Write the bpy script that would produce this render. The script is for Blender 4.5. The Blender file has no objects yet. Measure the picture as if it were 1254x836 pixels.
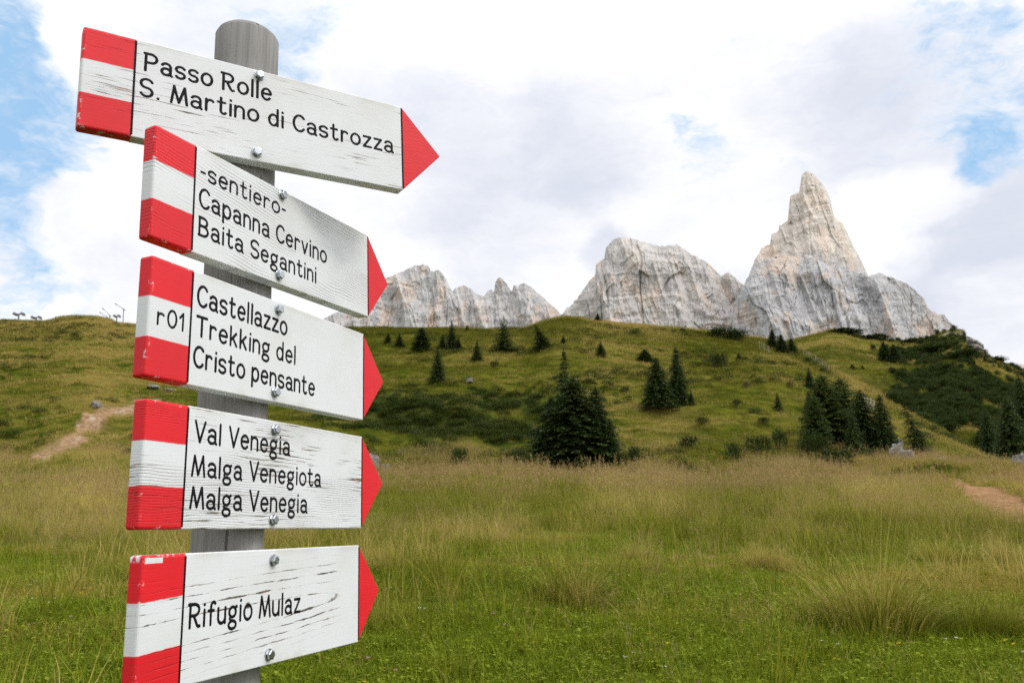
import bpy, bmesh, math, random
import numpy as np
from mathutils import Matrix, Vector

random.seed(7)
rng = np.random.default_rng(11)
SC = bpy.context.scene
COL = SC.collection
EYE = 1.6

# ------------------------------------------------------------------ camera
PW, PH = 1254.0, 836.0
F, PITCH, ROLL = 998.4947, math.radians(13.0607), math.radians(-0.5756)
cp, sp, cr, sr = math.cos(PITCH), math.sin(PITCH), math.cos(ROLL), math.sin(ROLL)
RIGHT0 = np.array([1., 0, 0]); VIEW = np.array([0, cp, sp]); UP0 = np.array([0, -sp, cp])
RIGHT = cr * RIGHT0 + sr * UP0
UP = -sr * RIGHT0 + cr * UP0

def pixdir(px, py):
    a = (px - PW / 2) / F; b = -(py - PH / 2) / F
    return VIEW + a * RIGHT + b * UP

def qt(px, py):                                   # tangents sideways and upwards per metre ahead
    d = pixdir(px, py)
    return d[0] / d[1], d[2] / d[1]

cam = bpy.data.cameras.new('camera')
cam.sensor_width = 36.0
cam.lens = 36.0 * F / PW
cam.clip_start = 0.05; cam.clip_end = 20000
cam.dof.use_dof = True
cam.dof.focus_distance = 1.22
cam.dof.aperture_fstop = 17.0
co = bpy.data.objects.new('camera', cam); COL.objects.link(co)
m = Matrix.Identity(4)
for i in range(3):
    m[i][0], m[i][1], m[i][2] = RIGHT[i], UP[i], -VIEW[i]
m[2][3] = EYE
co.matrix_world = m
SC.camera = co

# ------------------------------------------------------------------ view, sun and sky
SC.view_settings.view_transform = 'Standard'
SC.view_settings.look = 'None'
SC.view_settings.gamma = 1.0
SC.view_settings.exposure = 0.0
SC.cycles.use_denoising = False          # keeps the fine grass crisp; the remaining grain is like a camera's
SC.cycles.use_adaptive_sampling = False
SUN_AZ, SUN_EL = math.radians(112), math.radians(46)      # azimuth clockwise from straight ahead
sun_dir = Vector((math.sin(SUN_AZ) * math.cos(SUN_EL), math.cos(SUN_AZ) * math.cos(SUN_EL), math.sin(SUN_EL)))
sl = bpy.data.lights.new('sun', 'SUN')
sl.energy = 1.15; sl.angle = math.radians(14); sl.color = (1.0, 0.95, 0.87)
so = bpy.data.objects.new('sun', sl); COL.objects.link(so)
so.rotation_euler = sun_dir.to_track_quat('Z', 'Y').to_euler()

class NT:                                           # small helper for writing node trees
    def __init__(s, tree): s.t = tree; s.n = tree.nodes; s.l = tree.links
    def new(s, kind, **kw):
        nd = s.n.new(kind)
        for k, v in kw.items(): setattr(nd, k, v)
        return nd
    def put(s, sock, v):
        if hasattr(v, 'is_output') or isinstance(v, bpy.types.NodeSocket): s.l.new(v, sock)
        else: sock.default_value = v
    def math(s, op, a, b=0.0, c=None, clamp=False):
        nd = s.new('ShaderNodeMath', operation=op, use_clamp=clamp)
        s.put(nd.inputs[0], a); s.put(nd.inputs[1], b)
        if c is not None: s.put(nd.inputs[2], c)
        return nd.outputs[0]
    def vmath(s, op, a, b=None):
        nd = s.new('ShaderNodeVectorMath', operation=op)
        s.put(nd.inputs[0], a)
        if b is not None: s.put(nd.inputs[1], b)
        return nd.outputs['Value'] if op == 'DOT_PRODUCT' else nd.outputs[0]
    def ramp(s, v, lo, hi, a=0.0, b=1.0, smooth=True):
        nd = s.new('ShaderNodeMapRange', interpolation_type='SMOOTHSTEP' if smooth else 'LINEAR')
        s.put(nd.inputs[0], v); s.put(nd.inputs[1], lo); s.put(nd.inputs[2], hi); s.put(nd.inputs[3], a); s.put(nd.inputs[4], b)
        return nd.outputs[0]
    def noise(s, vec, scale=1.0, detail=4.0, rough=0.5, dist=0.0, out=0, dims='3D'):
        nd = s.new('ShaderNodeTexNoise', noise_dimensions=dims)
        if vec is not None: s.l.new(vec, nd.inputs['Vector'])
        nd.inputs['Scale'].default_value = scale; nd.inputs['Detail'].default_value = detail
        nd.inputs['Roughness'].default_value = rough; nd.inputs['Distortion'].default_value = dist
        return nd.outputs[out]
    def mix(s, f, a, b):
        nd = s.new('ShaderNodeMix', data_type='RGBA')
        s.put(nd.inputs[0], f); s.put(nd.inputs[6], a); s.put(nd.inputs[7], b)
        return nd.outputs[2]
    def scale(s, vec, v): return s.vmath('MULTIPLY', vec, v)
    def sep(s, vec):
        nd = s.new('ShaderNodeSeparateXYZ'); s.l.new(vec, nd.inputs[0]); return nd.outputs
    def comb(s, x, y, z):
        nd = s.new('ShaderNodeCombineXYZ')
        for i, v in enumerate((x, y, z)): s.put(nd.inputs[i], v)
        return nd.outputs[0]

def C4(r, g, b): return (r, g, b, 1.0)

w = bpy.data.worlds.new('World'); SC.world = w; w.use_nodes = True
w.node_tree.nodes.clear()
N = NT(w.node_tree)
STR = 0.12
sky = N.new('ShaderNodeTexSky', sky_type='NISHITA')
sky.sun_disc = False
sky.sun_elevation = SUN_EL; sky.sun_rotation = SUN_AZ
sky.altitude = 2000; sky.air_density = 1.0; sky.dust_density = 1.2; sky.ozone_density = 1.0
tc = N.new('ShaderNodeTexCoord')
D = N.vmath('NORMALIZE', tc.outputs['Generated'])
wv = N.noise(N.scale(D, (4.0, 4.0, 7.0)), 1.0, 5.0, 0.6, out=1)
warp = N.vmath('ADD', D, N.vmath('MULTIPLY', N.vmath('SUBTRACT', wv, (0.5, 0.5, 0.5)), (0.20, 0.20, 0.13)))
def blob(px, py, r_in, r_out):
    d = pixdir(px, py); d = d / np.linalg.norm(d)
    dt = N.vmath('DOT_PRODUCT', N.vmath('NORMALIZE', warp), tuple(d))
    return N.ramp(dt, math.cos(math.atan(r_out / F)), math.cos(math.atan(max(r_in, 1) / F)))
def total(blobs):
    acc = None
    for px, py, a, b, wgt in blobs:
        v = N.math('MULTIPLY', blob(px, py, a, b), wgt)
        acc = v if acc is None else N.math('ADD', acc, v)
    return acc
CLEAR = [(12, 155, 25, 120, .52), (75, 168, 5, 70, .2), (-110, 130, 60, 210, .30), (5, 40, 2, 50, .16), (10, 30, 5, 60, .35), (90, 60, 10, 70, .0), (345, 22, 2, 50, .14), (370, 70, 2, 40, .14),
         (1215, 120, 5, 110, .24), (1245, 185, 2, 110, .18), (1120, 225, 8, 80, .20), (1070, 250, 5, 60, .16), (882, 38, 2, 36, .30), (815, 208, 2, 75, .27), (845, 170, 2, 60, .2),
         (45, 325, 10, 80, .3), (740, 205, 2, 40, .25), (1130, 20, 10, 120, .08)]
SOLID = [(150, 255, 40, 120, .35), (60, 270, 20, 70, .25), (100, 50, 20, 75, .25), (650, 90, 80, 260, .25), (500, 290, 60, 150, .3), (1100, 290, 20, 80, .3), (700, 280, 60, 150, .2), (960, 90, 60, 140, .12),
         (1200, 350, 60, 130, .35), (30, 360, 15, 50, .2)]
GREY = [(600, 225, 40, 190, .62), (480, 160, 20, 110, .3), (720, 150, 20, 120, .4), (735, 310, 4, 40, .9), (1180, 330, 30, 120, .75), (1120, 330, 10, 70, .3), (1235, 270, 20, 70, .6), (1020, 160, 30, 140, .6), (1090, 90, 20, 110, .35),
        (420, 30, 30, 180, .35), (100, 345, 15, 70, .5), (230, 30, 20, 90, .3), (1200, 430, 20, 70, .4), (60, 255, 5, 45, .25), (560, 20, 20, 110, .2)]
WHITE = [(500, 70, 40, 180, .4), (760, 70, 40, 170, .35), (1080, 295, 15, 80, .8), (640, 330, 40, 120, .45), (480, 300, 20, 90, .4), (120, 230, 20, 80, .5), (30, 365, 15, 50, .6), (1210, 380, 10, 60, .5)]
nz = N.noise(N.scale(warp, (1.0, 1.0, 1.9)), 8.0, 10.0, 0.66)
nz2 = N.noise(N.scale(warp, (1.0, 1.0, 2.4)), 5.0, 9.0, 0.6)
dens = N.math('ADD', N.math('SUBTRACT', N.math('MULTIPLY_ADD', nz, 1.7, -0.18), total(CLEAR)), total(SOLID))
cover = N.ramp(dens, 0.08, 0.62)
thin = N.ramp(dens, 0.05, 0.62)
tone = N.math('ADD', N.math('MULTIPLY', N.math('SUBTRACT', nz2, 0.5), 2.6), N.math('SUBTRACT', total(GREY), total(WHITE)))
tone = N.ramp(N.math('ADD', tone, N.math('MULTIPLY', N.math('SUBTRACT', nz, 0.5), 1.2)), -0.8, 1.5)
K = 1.0 / STR
cloud = N.mix(tone, C4(1.08 * K, 1.08 * K, 1.09 * K), C4(0.72 * K, 0.76 * K, 0.87 * K))
blue = N.mix(0.8, sky.outputs[0], C4(0.42 * K, 0.70 * K, 1.02 * K))
glow = N.math('MULTIPLY', N.ramp(N.vmath('DOT_PRODUCT', D, tuple(sun_dir)), .45, .98, 1.0, 1.7), N.ramp(N.sep(D)[2], .45, 1.0, 1.0, 2.0))     # cloud brightness added around the veiled sun and overhead to light the ground
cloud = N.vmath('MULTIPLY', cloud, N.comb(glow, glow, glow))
blue = N.mix(N.ramp(N.noise(N.scale(warp, (1.0, 1.0, 2.2)), 13.0, 8.0, 0.62), .42, .70, 0.0, .65), blue, C4(0.95 * K, 0.97 * K, 1.02 * K))     # thin veils across the gaps
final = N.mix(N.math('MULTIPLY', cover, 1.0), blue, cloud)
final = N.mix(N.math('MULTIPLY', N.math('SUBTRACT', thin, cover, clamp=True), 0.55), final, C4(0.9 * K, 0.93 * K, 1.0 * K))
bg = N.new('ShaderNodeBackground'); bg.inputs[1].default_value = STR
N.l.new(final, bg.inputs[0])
N.l.new(bg.outputs[0], N.new('ShaderNodeOutputWorld').inputs[0])

# ------------------------------------------------------------------ helpers
def mesh_obj(name, verts, faces, mat=None, parent=None, smooth=False):
    me = bpy.data.meshes.new(name)
    me.from_pydata([tuple(v) for v in verts], [], [tuple(f) for f in faces])
    me.update()
    if smooth: me.polygons.foreach_set('use_smooth', [True] * len(me.polygons))
    o = bpy.data.objects.new(name, me)
    if mat is not None:
        for mm in (mat if isinstance(mat, (list, tuple)) else [mat]): me.materials.append(mm)
    COL.objects.link(o)
    if parent is not None: o.parent = parent
    return o

def bm_obj(name, bm, mat=None, parent=None, smooth=False):
    me = bpy.data.meshes.new(name); bm.to_mesh(me); bm.free()
    if smooth: me.polygons.foreach_set('use_smooth', [True] * len(me.polygons))
    o = bpy.data.objects.new(name, me)
    if mat is not None:
        for mm in (mat if isinstance(mat, (list, tuple)) else [mat]): me.materials.append(mm)
    COL.objects.link(o)
    if parent is not None: o.parent = parent
    return o

def big_mesh(name, verts, quads, mat, smooth=True, kind=None):
    me = bpy.data.meshes.new(name)
    verts = np.ascontiguousarray(verts, dtype=np.float32); quads = np.ascontiguousarray(quads, dtype=np.int32)
    k = quads.shape[1]
    me.vertices.add(len(verts)); me.vertices.foreach_set('co', verts.ravel())
    me.loops.add(quads.size); me.loops.foreach_set('vertex_index', quads.ravel())
    me.polygons.add(len(quads)); me.polygons.foreach_set('loop_start', np.arange(0, quads.size, k, dtype=np.int32))
    me.polygons.foreach_set('loop_total', np.full(len(quads), k, dtype=np.int32))
    me.polygons.foreach_set('use_smooth', np.full(len(quads), smooth))
    me.update(calc_edges=True); me.validate()
    if mat: me.materials.append(mat)
    o = bpy.data.objects.new(name, me); COL.objects.link(o)
    if kind: o['kind'] = kind
    return o

def tag(o, label, cat, group=None):
    o['label'] = label; o['category'] = cat
    if group: o['group'] = group
    return o

def empty(name, loc, label=None, cat=None, group=None):
    o = bpy.data.objects.new(name, None); o.location = loc; o.empty_display_size = .1
    COL.objects.link(o)
    if label: tag(o, label, cat, group)
    return o

def hash3(i, j, k, seed):
    h = (i * 374761393 + j * 668265263 + k * 2147483647 + seed * 1274126177) & 0xffffffff
    h = ((h ^ (h >> 13)) * 1274126177) & 0xffffffff
    h = ((h ^ (h >> 16)) * 2246822519) & 0xffffffff
    return ((h ^ (h >> 15)) & 0xffff) / 65535.0

def vn(x, y, z=None, seed=0):                       # value noise, -1..1
    x = np.asarray(x, float); y = np.asarray(y, float)
    z = np.zeros_like(x) if z is None else np.asarray(z, float)
    xi, yi, zi = np.floor(x).astype(np.int64), np.floor(y).astype(np.int64), np.floor(z).astype(np.int64)
    s = lambda t: t * t * t * (t * (t * 6 - 15) + 10)
    u, v, w_ = s(x - xi), s(y - yi), s(z - zi)
    r = 0
    for a in (0, 1):
        for b in (0, 1):
            for c in (0, 1):
                r = r + hash3(xi + a, yi + b, zi + c, seed) * (u if a else 1 - u) * (v if b else 1 - v) * (w_ if c else 1 - w_)
    return r * 2 - 1

def fbm(x, y, z=None, oct=4, seed=0, gain=.5):
    r = 0; a = 1.0; f = 1.0
    for o in range(oct):
        r = r + a * vn(np.asarray(x) * f, np.asarray(y) * f, None if z is None else np.asarray(z) * f, seed + o * 17)
        a *= gain; f *= 2.03
    return r

def ridged(x, y, z=None, oct=4, seed=0, gain=.5):
    r = 0; a = 1.0; f = 1.0
    for o in range(oct):
        r = r + a * (1 - 2 * np.abs(vn(np.asarray(x) * f, np.asarray(y) * f, None if z is None else np.asarray(z) * f, seed + o * 31)))
        a *= gain; f *= 2.1
    return r

def sstep(a, b, x):
    t = np.clip((x - a) / (b - a), 0, 1); return t * t * (3 - 2 * t)

# ------------------------------------------------------------------ terrain heights
YM = 52.0                                           # the flat meadow ends here
def table(pts):
    a = np.array([qt(*p) for p in pts]); o = np.argsort(a[:, 0]); return a[o, 0], a[o, 1]
CREST1 = table([(-200, 398), (0, 393), (50, 395), (60, 395), (74, 390), (85, 388.5), (118, 389), (132, 392), (142, 397), (170, 399), (300, 402), (430, 402), (470, 402), (550, 403), (600, 404), (645, 402), (668, 393),
                (690, 388.5), (705, 389), (725, 393), (760, 397), (820, 401), (870, 405), (900, 410), (930, 414), (960, 421), (984, 431), (1010, 447), (1032, 459), (1080, 483), (1115, 507), (1151, 528), (1178, 546),
                (1200, 558), (1254, 580), (1500, 600)])
CREST2 = table([(700, 470), (850, 440), (930, 424), (972, 415), (1000, 408), (1015, 405), (1035, 407), (1056, 412), (1080, 416), (1112, 418), (1139, 413), (1155, 405), (1165, 402.5), (1178, 402.5), (1184, 414), (1199, 430),
                (1230, 445), (1254, 456), (1330, 490), (1500, 540)])
QYC = [qt(p, 480)[0] for p in (0, 870, 1000, 1180, 1300)]
YC1 = [140, 150, 140, 92, 85]
QS = [qt(p, 480)[0] for p in (700, 900, 980, 1300)]
SLOPE_AFTER = [.16, .05, -.28, -.3]
PATH_L = []; PATH_R = []

def base_height(x, y):
    x = np.asarray(x, float); y = np.asarray(y, float)
    yy = np.maximum(y, 2.0)
    q = np.clip(x / yy, -1.4, 1.4)
    zm = -1.6 + .103 * np.clip(y, -40, YM) - .028 * np.clip(x, 0, 60) * sstep(15, 50, y) + .03 * np.clip(y - YM, 0, 300)
    z0 = -1.6 + .100 * YM
    yc = np.interp(q, QYC, YC1)
    zc = np.interp(q, *CREST1) * yc
    t = np.maximum((y - YM - 3) / (yc - YM - 3), 0)
    z1 = z0 + (zc - z0) * (t + .10 * np.sin(np.clip(t, 0, 1) * np.pi * 2) * -.35)
    after = zc + np.interp(q, QS, SLOPE_AFTER) * (y - yc)
    after = np.minimum(after, zc + np.interp(q, QS, [14, 5, 0, 0]) - .1 * np.maximum(y - 320, 0))
    z1 = np.where(t > 1, after, z1)
    z1 = np.where(y < YM, -50, z1)
    yc2 = 330.
    zc2 = np.interp(q, *CREST2) * yc2
    t2 = (y - 118) / (yc2 - 118)
    z2 = 5 + (zc2 - 5) * np.clip(t2, -.2, 1) - .25 * np.maximum(y - yc2, 0)
    z2 = np.where(y < 100, -50, z2)
    k = 1.2
    z = np.maximum(zm, np.maximum(z1, z2)) if False else None
    a = np.maximum(zm, z1) + k * np.log1p(np.exp(-np.abs(zm - z1) / k)) * sstep(YM - 4, YM + 14, y) * .6
    far = sstep(420, 900, np.hypot(x, y))
    r = np.maximum(a, z2)
    return r * (1 - far) + far * 20.0 + EYE

def height(x, y):
    x = np.asarray(x, float); y = np.asarray(y, float)
    z = base_height(x, y)
    hill = sstep(YM + 2, YM + 14, y) * (1 - sstep(400, 700, y))
    yc_ = np.interp(np.clip(x / np.maximum(y, 2.), -1.4, 1.4), QYC, YC1)
    hill = hill * (1 - .8 * sstep(.62, .95, y / yc_) * (1 - sstep(1.1, 1.5, y / yc_)))
    z = z + hill * (fbm(x / 21 + 3, y / 15, oct=3, seed=5) * .75 + fbm(x / 7.5, y / 3.2, oct=3, seed=9) * .62)
    mead = (1 - sstep(YM + 2, YM + 14, y)) * sstep(2.5, 5, np.hypot(x, y)) * (1 - sstep(300, 500, np.hypot(x, y)))
    z = z + mead * (sstep(36, 48, y) * fbm(x / 5.5, y / 8, oct=2, seed=23) * .62 + sstep(34, 50, y) * fbm(x / 15 + 7, y / 30, oct=2, seed=24) * .55 + fbm(x / 3.1, y / 2.6, oct=3, seed=21) * .07 + fbm(x / 11, y / 9, oct=2, seed=22) * .12)
    return z

def pick(px, py, y0=4.0, y1=420.0):                 # where the line of sight meets the ground
    q, t = qt(px, py)
    ys = np.exp(np.linspace(math.log(y0), math.log(y1), 2500))
    d = height(q * ys, ys) - (EYE + t * ys)
    i = np.argmax(d > 0)
    if d[i] <= 0: return None
    y = ys[i]
    return np.array([q * y, y, float(height(q * y, y))])

def polyline(pixels, y1=420):
    return np.array([p for p in (pick(a, b, y1=y1) for a, b in pixels) if p is not None])
PL = polyline([(48, 566), (62, 556), (80, 545), (98, 530), (112, 518), (132, 508), (155, 499), (185, 490)])
PR = polyline([(1170, 590), (1195, 599), (1225, 612), (1260, 627), (1320, 645)])
PH1 = polyline([(905, 462), (940, 468), (975, 482), (1000, 492), (1040, 498)])
PH2 = polyline([(1085, 505), (1110, 522), (1140, 537), (1165, 548)])

def dist_poly(x, y, P):
    best = np.full(np.shape(x), 1e9)
    for a, b in zip(P[:-1, :2], P[1:, :2]):
        ab = b - a; L = ab @ ab + 1e-9
        t = np.clip(((x - a[0]) * ab[0] + (y - a[1]) * ab[1]) / L, 0, 1)
        best = np.minimum(best, np.hypot(x - a[0] - t * ab[0], y - a[1] - t * ab[1]))
    return best

def path_mask(x, y):
    wob = fbm(x / 1.4, y / 1.4, oct=3, seed=40)
    a = 1 - sstep(.65, 1.25, dist_poly(x, y, PL) + wob * .55)
    b = 1 - sstep(.75, 1.35, dist_poly(x, y, PR) + wob * .4)
    return np.maximum(a, b)

SCRUB = [pick(560, 515), pick(500, 520), pick(620, 525), pick(530, 500), pick(590, 497), pick(475, 505)]
SCRUB = [p for p in SCRUB if p is not None]
def scrub_mask(x, y):                               # the low dark thicket on the bank behind the meadow
    r = 0
    for p in SCRUB: r = np.maximum(r, 1 - sstep(1.0, 7.0, np.hypot((x - p[0]) * .75, (y - p[1])) + fbm(x / 3.5, y / 3, oct=3, seed=61) * 3.2))
    return r
def hill2_mask(x, y):
    q = x / np.maximum(y, 1); t = (height(x, y) - EYE) / np.maximum(y, 1)
    return sstep(110, 135, y)

# ------------------------------------------------------------------ ground
def mat_new(name):
    mt = bpy.data.materials.new(name); mt.use_nodes = True
    nt = NT(mt.node_tree)
    b = nt.n['Principled BSDF']
    return mt, nt, b

mg, g, b = mat_new('ground')
tcn = g.new('ShaderNodeTexCoord'); P = tcn.outputs['Object']
def attr(g, name):
    a = g.new('ShaderNodeAttribute'); a.attribute_name = name; return a.outputs['Fac']
n1 = g.noise(g.scale(P, (.045, .13, .13)), 1.0, 7, .62)
n2 = g.noise(g.scale(P, (.35, .8, .8)), 1.0, 6, .62)
n3 = g.noise(P, 3.0, 6, .65)
col = g.mix(g.ramp(n2, .35, .68), C4(.030, .045, .004), C4(.105, .105, .012))
col = g.mix(g.math('MULTIPLY', g.ramp(n1, .48, .68), .8), col, C4(.18, .135, .035))
col = g.mix(g.math('MULTIPLY', attr(g, 'lush'), g.ramp(n3, .3, .7, .5, .95)), col, C4(.030, .055, .004))
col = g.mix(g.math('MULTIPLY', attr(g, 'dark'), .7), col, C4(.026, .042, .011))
earth = g.mix(g.ramp(n3, .35, .65), C4(.19, .115, .06), C4(.32, .21, .125))
earth = g.mix(g.ramp(g.noise(P, 1.1, 5, .6), .54, .72), earth, C4(.36, .30, .23))
red = g.mix(g.ramp(n3, .35, .65), C4(.21, .115, .055), C4(.33, .195, .105))
earth = g.mix(attr(g, 'red'), earth, red)
col = g.mix(attr(g, 'path'), col, earth)
rockc = g.mix(g.ramp(n3, .35, .65), C4(.18, .165, .145), C4(.34, .32, .29))
col = g.mix(attr(g, 'rock'), col, rockc)
g.l.new(col, b.inputs['Base Color']); b.inputs['Roughness'].default_value = .95
b.inputs['Specular IOR Level'].default_value = .0
bp = g.new('ShaderNodeBump'); bp.inputs['Strength'].default_value = .7; bp.inputs['Distance'].default_value = .12
g.l.new(g.noise(P, 5.0, 6, .7), bp.inputs['Height']); g.l.new(bp.outputs[0], b.inputs['Normal'])

az = np.radians(np.concatenate([np.arange(-180, -48, 6), np.arange(-48, -40, .5), np.arange(-40, 40.001, .095), np.arange(40.5, 48.5, .5), np.arange(52, 180.1, 6)]))
rr = np.concatenate([[.05, .5, 1, 2, 3], np.exp(np.linspace(math.log(3.5), math.log(430), 430)), [480, 560, 700, 900, 1400, 2200, 4000, 8000]])
R_, A_ = np.meshgrid(rr, az, indexing='ij')
GX, GY = R_ * np.sin(A_), R_ * np.cos(A_)
GZ = height(GX, GY)
pm = path_mask(GX, GY)
GZ = GZ - pm * .10 * (GY < 200)
nr, na = GX.shape
idx = np.arange(nr * na).reshape(nr, na)
quads = np.stack([idx[:-1, :-1], idx[1:, :-1], idx[1:, 1:], idx[:-1, 1:]], -1).reshape(-1, 4)[:, ::-1]
ground = big_mesh('ground', np.stack([GX, GY, GZ], -1).reshape(-1, 3), quads, mg, True, 'structure')
def set_attr(o, name, arr, typ='FLOAT'):
    a = o.data.attributes.new(name, typ, 'POINT')
    a.data.foreach_set('vector' if typ == 'FLOAT_VECTOR' else 'value', np.ascontiguousarray(arr, dtype=np.int32 if typ == 'INT' else np.float32).ravel())
set_attr(ground, 'path', pm)
set_attr(ground, 'red', (GX > 0) * 1.0)
set_attr(ground, 'lush', (1 - sstep(10, 30, GY)) * .9)
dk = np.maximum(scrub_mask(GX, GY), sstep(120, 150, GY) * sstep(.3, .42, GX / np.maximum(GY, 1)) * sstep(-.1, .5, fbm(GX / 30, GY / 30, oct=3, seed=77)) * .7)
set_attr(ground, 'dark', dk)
KN = pick(1181, 416)
KN = KN if KN is not None else np.array([.55 * 330, 330, 80])
rk = (1 - sstep(4, 9, np.hypot(GX - KN[0] - 2, (GY - KN[1]) * .45) + fbm(GX / 4, GY / 4, oct=2, seed=3) * 2))
set_attr(ground, 'rock', rk)

# ------------------------------------------------------------------ mountains
mr, g, b = mat_new('dolomite_rock')
tcn = g.new('ShaderNodeTexCoord'); P = tcn.outputs['Object']
big = g.noise(g.scale(P, (.006, .006, .0042)), 1.0, 5, .55)
streak = g.noise(g.scale(P, (.07, .02, .011)), 1.0, 8, .7)
fine = g.noise(g.scale(P, (.16, .1, .07)), 1.0, 9, .78)
layer = g.noise(g.scale(P, (.006, .006, .085)), 1.0, 6, .6)
col = g.mix(g.ramp(streak, .33, .68), C4(.315, .315, .325), C4(.475, .465, .455))
col = g.mix(g.math('MULTIPLY', g.ramp(layer, .52, .66), .45), col, C4(.56, .54, .515))
org = g.math('MULTIPLY', g.ramp(g.noise(g.scale(P, (.018, .012, .008)), 1.0, 5, .6), .50, .64), g.ramp(fine, .34, .6))
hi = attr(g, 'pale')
col = g.mix(g.math('MULTIPLY', hi, g.ramp(streak, .3, .6, .45, .85)), col, C4(.66, .585, .50))  # cream tint; on the upper spire it paints in the warm sunlight
col = g.mix(g.math('MULTIPLY', org, .6), col, C4(.62, .43, .29))
col = g.mix(g.math('MULTIPLY', g.ramp(fine, .54, .70), .45), col, C4(.20, .195, .20))
g.l.new(col, b.inputs['Base Color']); b.inputs['Roughness'].default_value = .95; b.inputs['Specular IOR Level'].default_value = .1
bp = g.new('ShaderNodeBump'); bp.inputs['Strength'].default_value = .75; bp.inputs['Distance'].default_value = 4.5
g.l.new(g.noise(g.scale(P, (.11, .09, .07)), 1.0, 8, .72), bp.inputs['Height']); g.l.new(bp.outputs[0], b.inputs['Normal'])

def smooth1(a, n):
    if n < 2: return a
    k = np.hanning(n + 2)[1:-1]; k /= k.sum()
    return np.convolve(np.pad(a, (n, n), mode='edge'), k, mode='same')[n:-n]

def wall_sheet(profile, Y, cot=.36, seed=0, smooth_px=9, base_t=.12, step=.55, rough=2.2, flute=42., rows=210, cut=None):
    a = np.array([qt(*p) for p in profile]); o = np.argsort(a[:, 0])
    q = np.arange(a[o[0], 0], a[o[-1], 0], step / F)
    x = q * Y
    Pz = np.interp(q, a[o, 0], a[o, 1]) * Y
    Pz = Pz + fbm(x / 14, x * 0, oct=4, seed=seed + 50, gain=.6) * rough
    Ps = smooth1(Pz, int(smooth_px / step))
    zb = base_t * Y
    tt = np.linspace(0, 1, rows) ** 1.12
    X = np.repeat(x[None], rows, 0); 
    Z = Pz[None] + (zb - Pz[None]) * tt[:, None]
    drop = np.maximum(Ps[None] - Z, 0)
    top = np.clip((Pz[None] - Z) / 60., 0, 1)
    Dp = drop * cot
    wx = X + fbm(X / 90, Z / 140, oct=2, seed=seed + 3) * 26
    lean = X + Z * .22
    Dp = Dp + ridged(lean / 120, Z / 520, oct=3, seed=seed + 5) * flute * .8 * (.35 + .65 * top)
    cr_ = ridged((X + fbm(X / 60, Z / 200, oct=2, seed=seed + 4) * 30) / 75, Z / 900, oct=2, seed=seed + 6)
    Dp = Dp - sstep(.72, 1.25, cr_) * flute * .36 * (.3 + .7 * top)
    Dp = Dp + ridged(wx / 40, Z / 190, oct=4, seed=seed + 7, gain=.55) * flute * .14 * (.3 + .7 * top)
    Dp = Dp + fbm(X / 24, Z / 30, oct=4, seed=seed + 9, gain=.6) * flute * .10
    du, dv = fbm(X / 90, Z / 120, oct=2, seed=seed + 21) * .2, fbm(X / 90, Z / 120, oct=2, seed=seed + 22) * .2
    Dp = Dp + facets((X + Z * .15) / 70 + du, (Z - X * .2) / 210 + dv, seed + 30) * flute * .34 * (.25 + .75 * top)
    Dp = Dp + facets((X + Z * .06) / 9 + du * 2, Z / 34 + dv, seed + 45) * flute * .10 * (.3 + .7 * top)
    Dp = Dp + facets((X - Z * .1) / 24 + du * 1.3, Z / 75 + dv * 1.3, seed + 40) * flute * .16 * (.3 + .7 * top)
    Dp = Dp + ridged(X / 210 + 5, Z / 44 + fbm(X / 160, Z / 160, oct=2, seed=seed + 11) * .9, oct=3, seed=seed + 13) * flute * .12 * top
    Yw = Y - Dp
    verts = np.stack([q[None] * Yw, Yw, Z + EYE], -1)
    back_rows = 8
    bz = np.linspace(0, 1, back_rows + 1)[1:]
    BZ = Pz[None] + (zb - Pz[None]) * bz[:, None]
    BY = Yw[0][None] + (Pz[None] - BZ) * .6 + 25 * bz[:, None]
    BX = q[None] * BY
    verts = np.concatenate([np.stack([BX, BY, BZ + EYE], -1)[::-1], verts], 0)
    n, mcol = verts.shape[:2]
    ii = np.arange(n * mcol).reshape(n, mcol)
    qd = np.stack([ii[:-1, :-1], ii[1:, :-1], ii[1:, 1:], ii[:-1, 1:]], -1).reshape(-1, 4)
    return verts.reshape(-1, 3), qd

def facets(u, v, seed):                              # piecewise flat slabs meeting in sharp edges, about -1..1
    ui, vi = np.floor(u).astype(np.int64), np.floor(v).astype(np.int64)
    best = np.full(u.shape, 1e9); out = np.zeros(u.shape); z0_ = np.zeros_like(ui)
    for a in (-1, 0, 1):
        for c_ in (-1, 0, 1):
            i, j = ui + a, vi + c_
            cu = i + .1 + .8 * hash3(i, j, z0_, seed); cv = j + .1 + .8 * hash3(i, j, z0_, seed + 1)
            d = (u - cu) ** 2 + (v - cv) ** 2
            val = (hash3(i, j, z0_, seed + 2) - .5) + (u - cu) * (hash3(i, j, z0_, seed + 3) - .5) * 2.2 + (v - cv) * (hash3(i, j, z0_, seed + 4) - .5) * 1.6
            m_ = d < best
            best = np.where(m_, d, best); out = np.where(m_, val, out)
    return out

def mountain(sheets, pale=None):
    V = []; Q = []; o = 0
    for v, qd in sheets: V.append(v); Q.append(qd + o); o += len(v)
    V = np.concatenate(V); Q = np.concatenate(Q)
    ob = big_mesh('mountain', V, Q, mr, False, 'structure')
    set_attr(ob, 'pale', np.zeros(len(V)) if pale is None else pale(V))
    return ob

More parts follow.
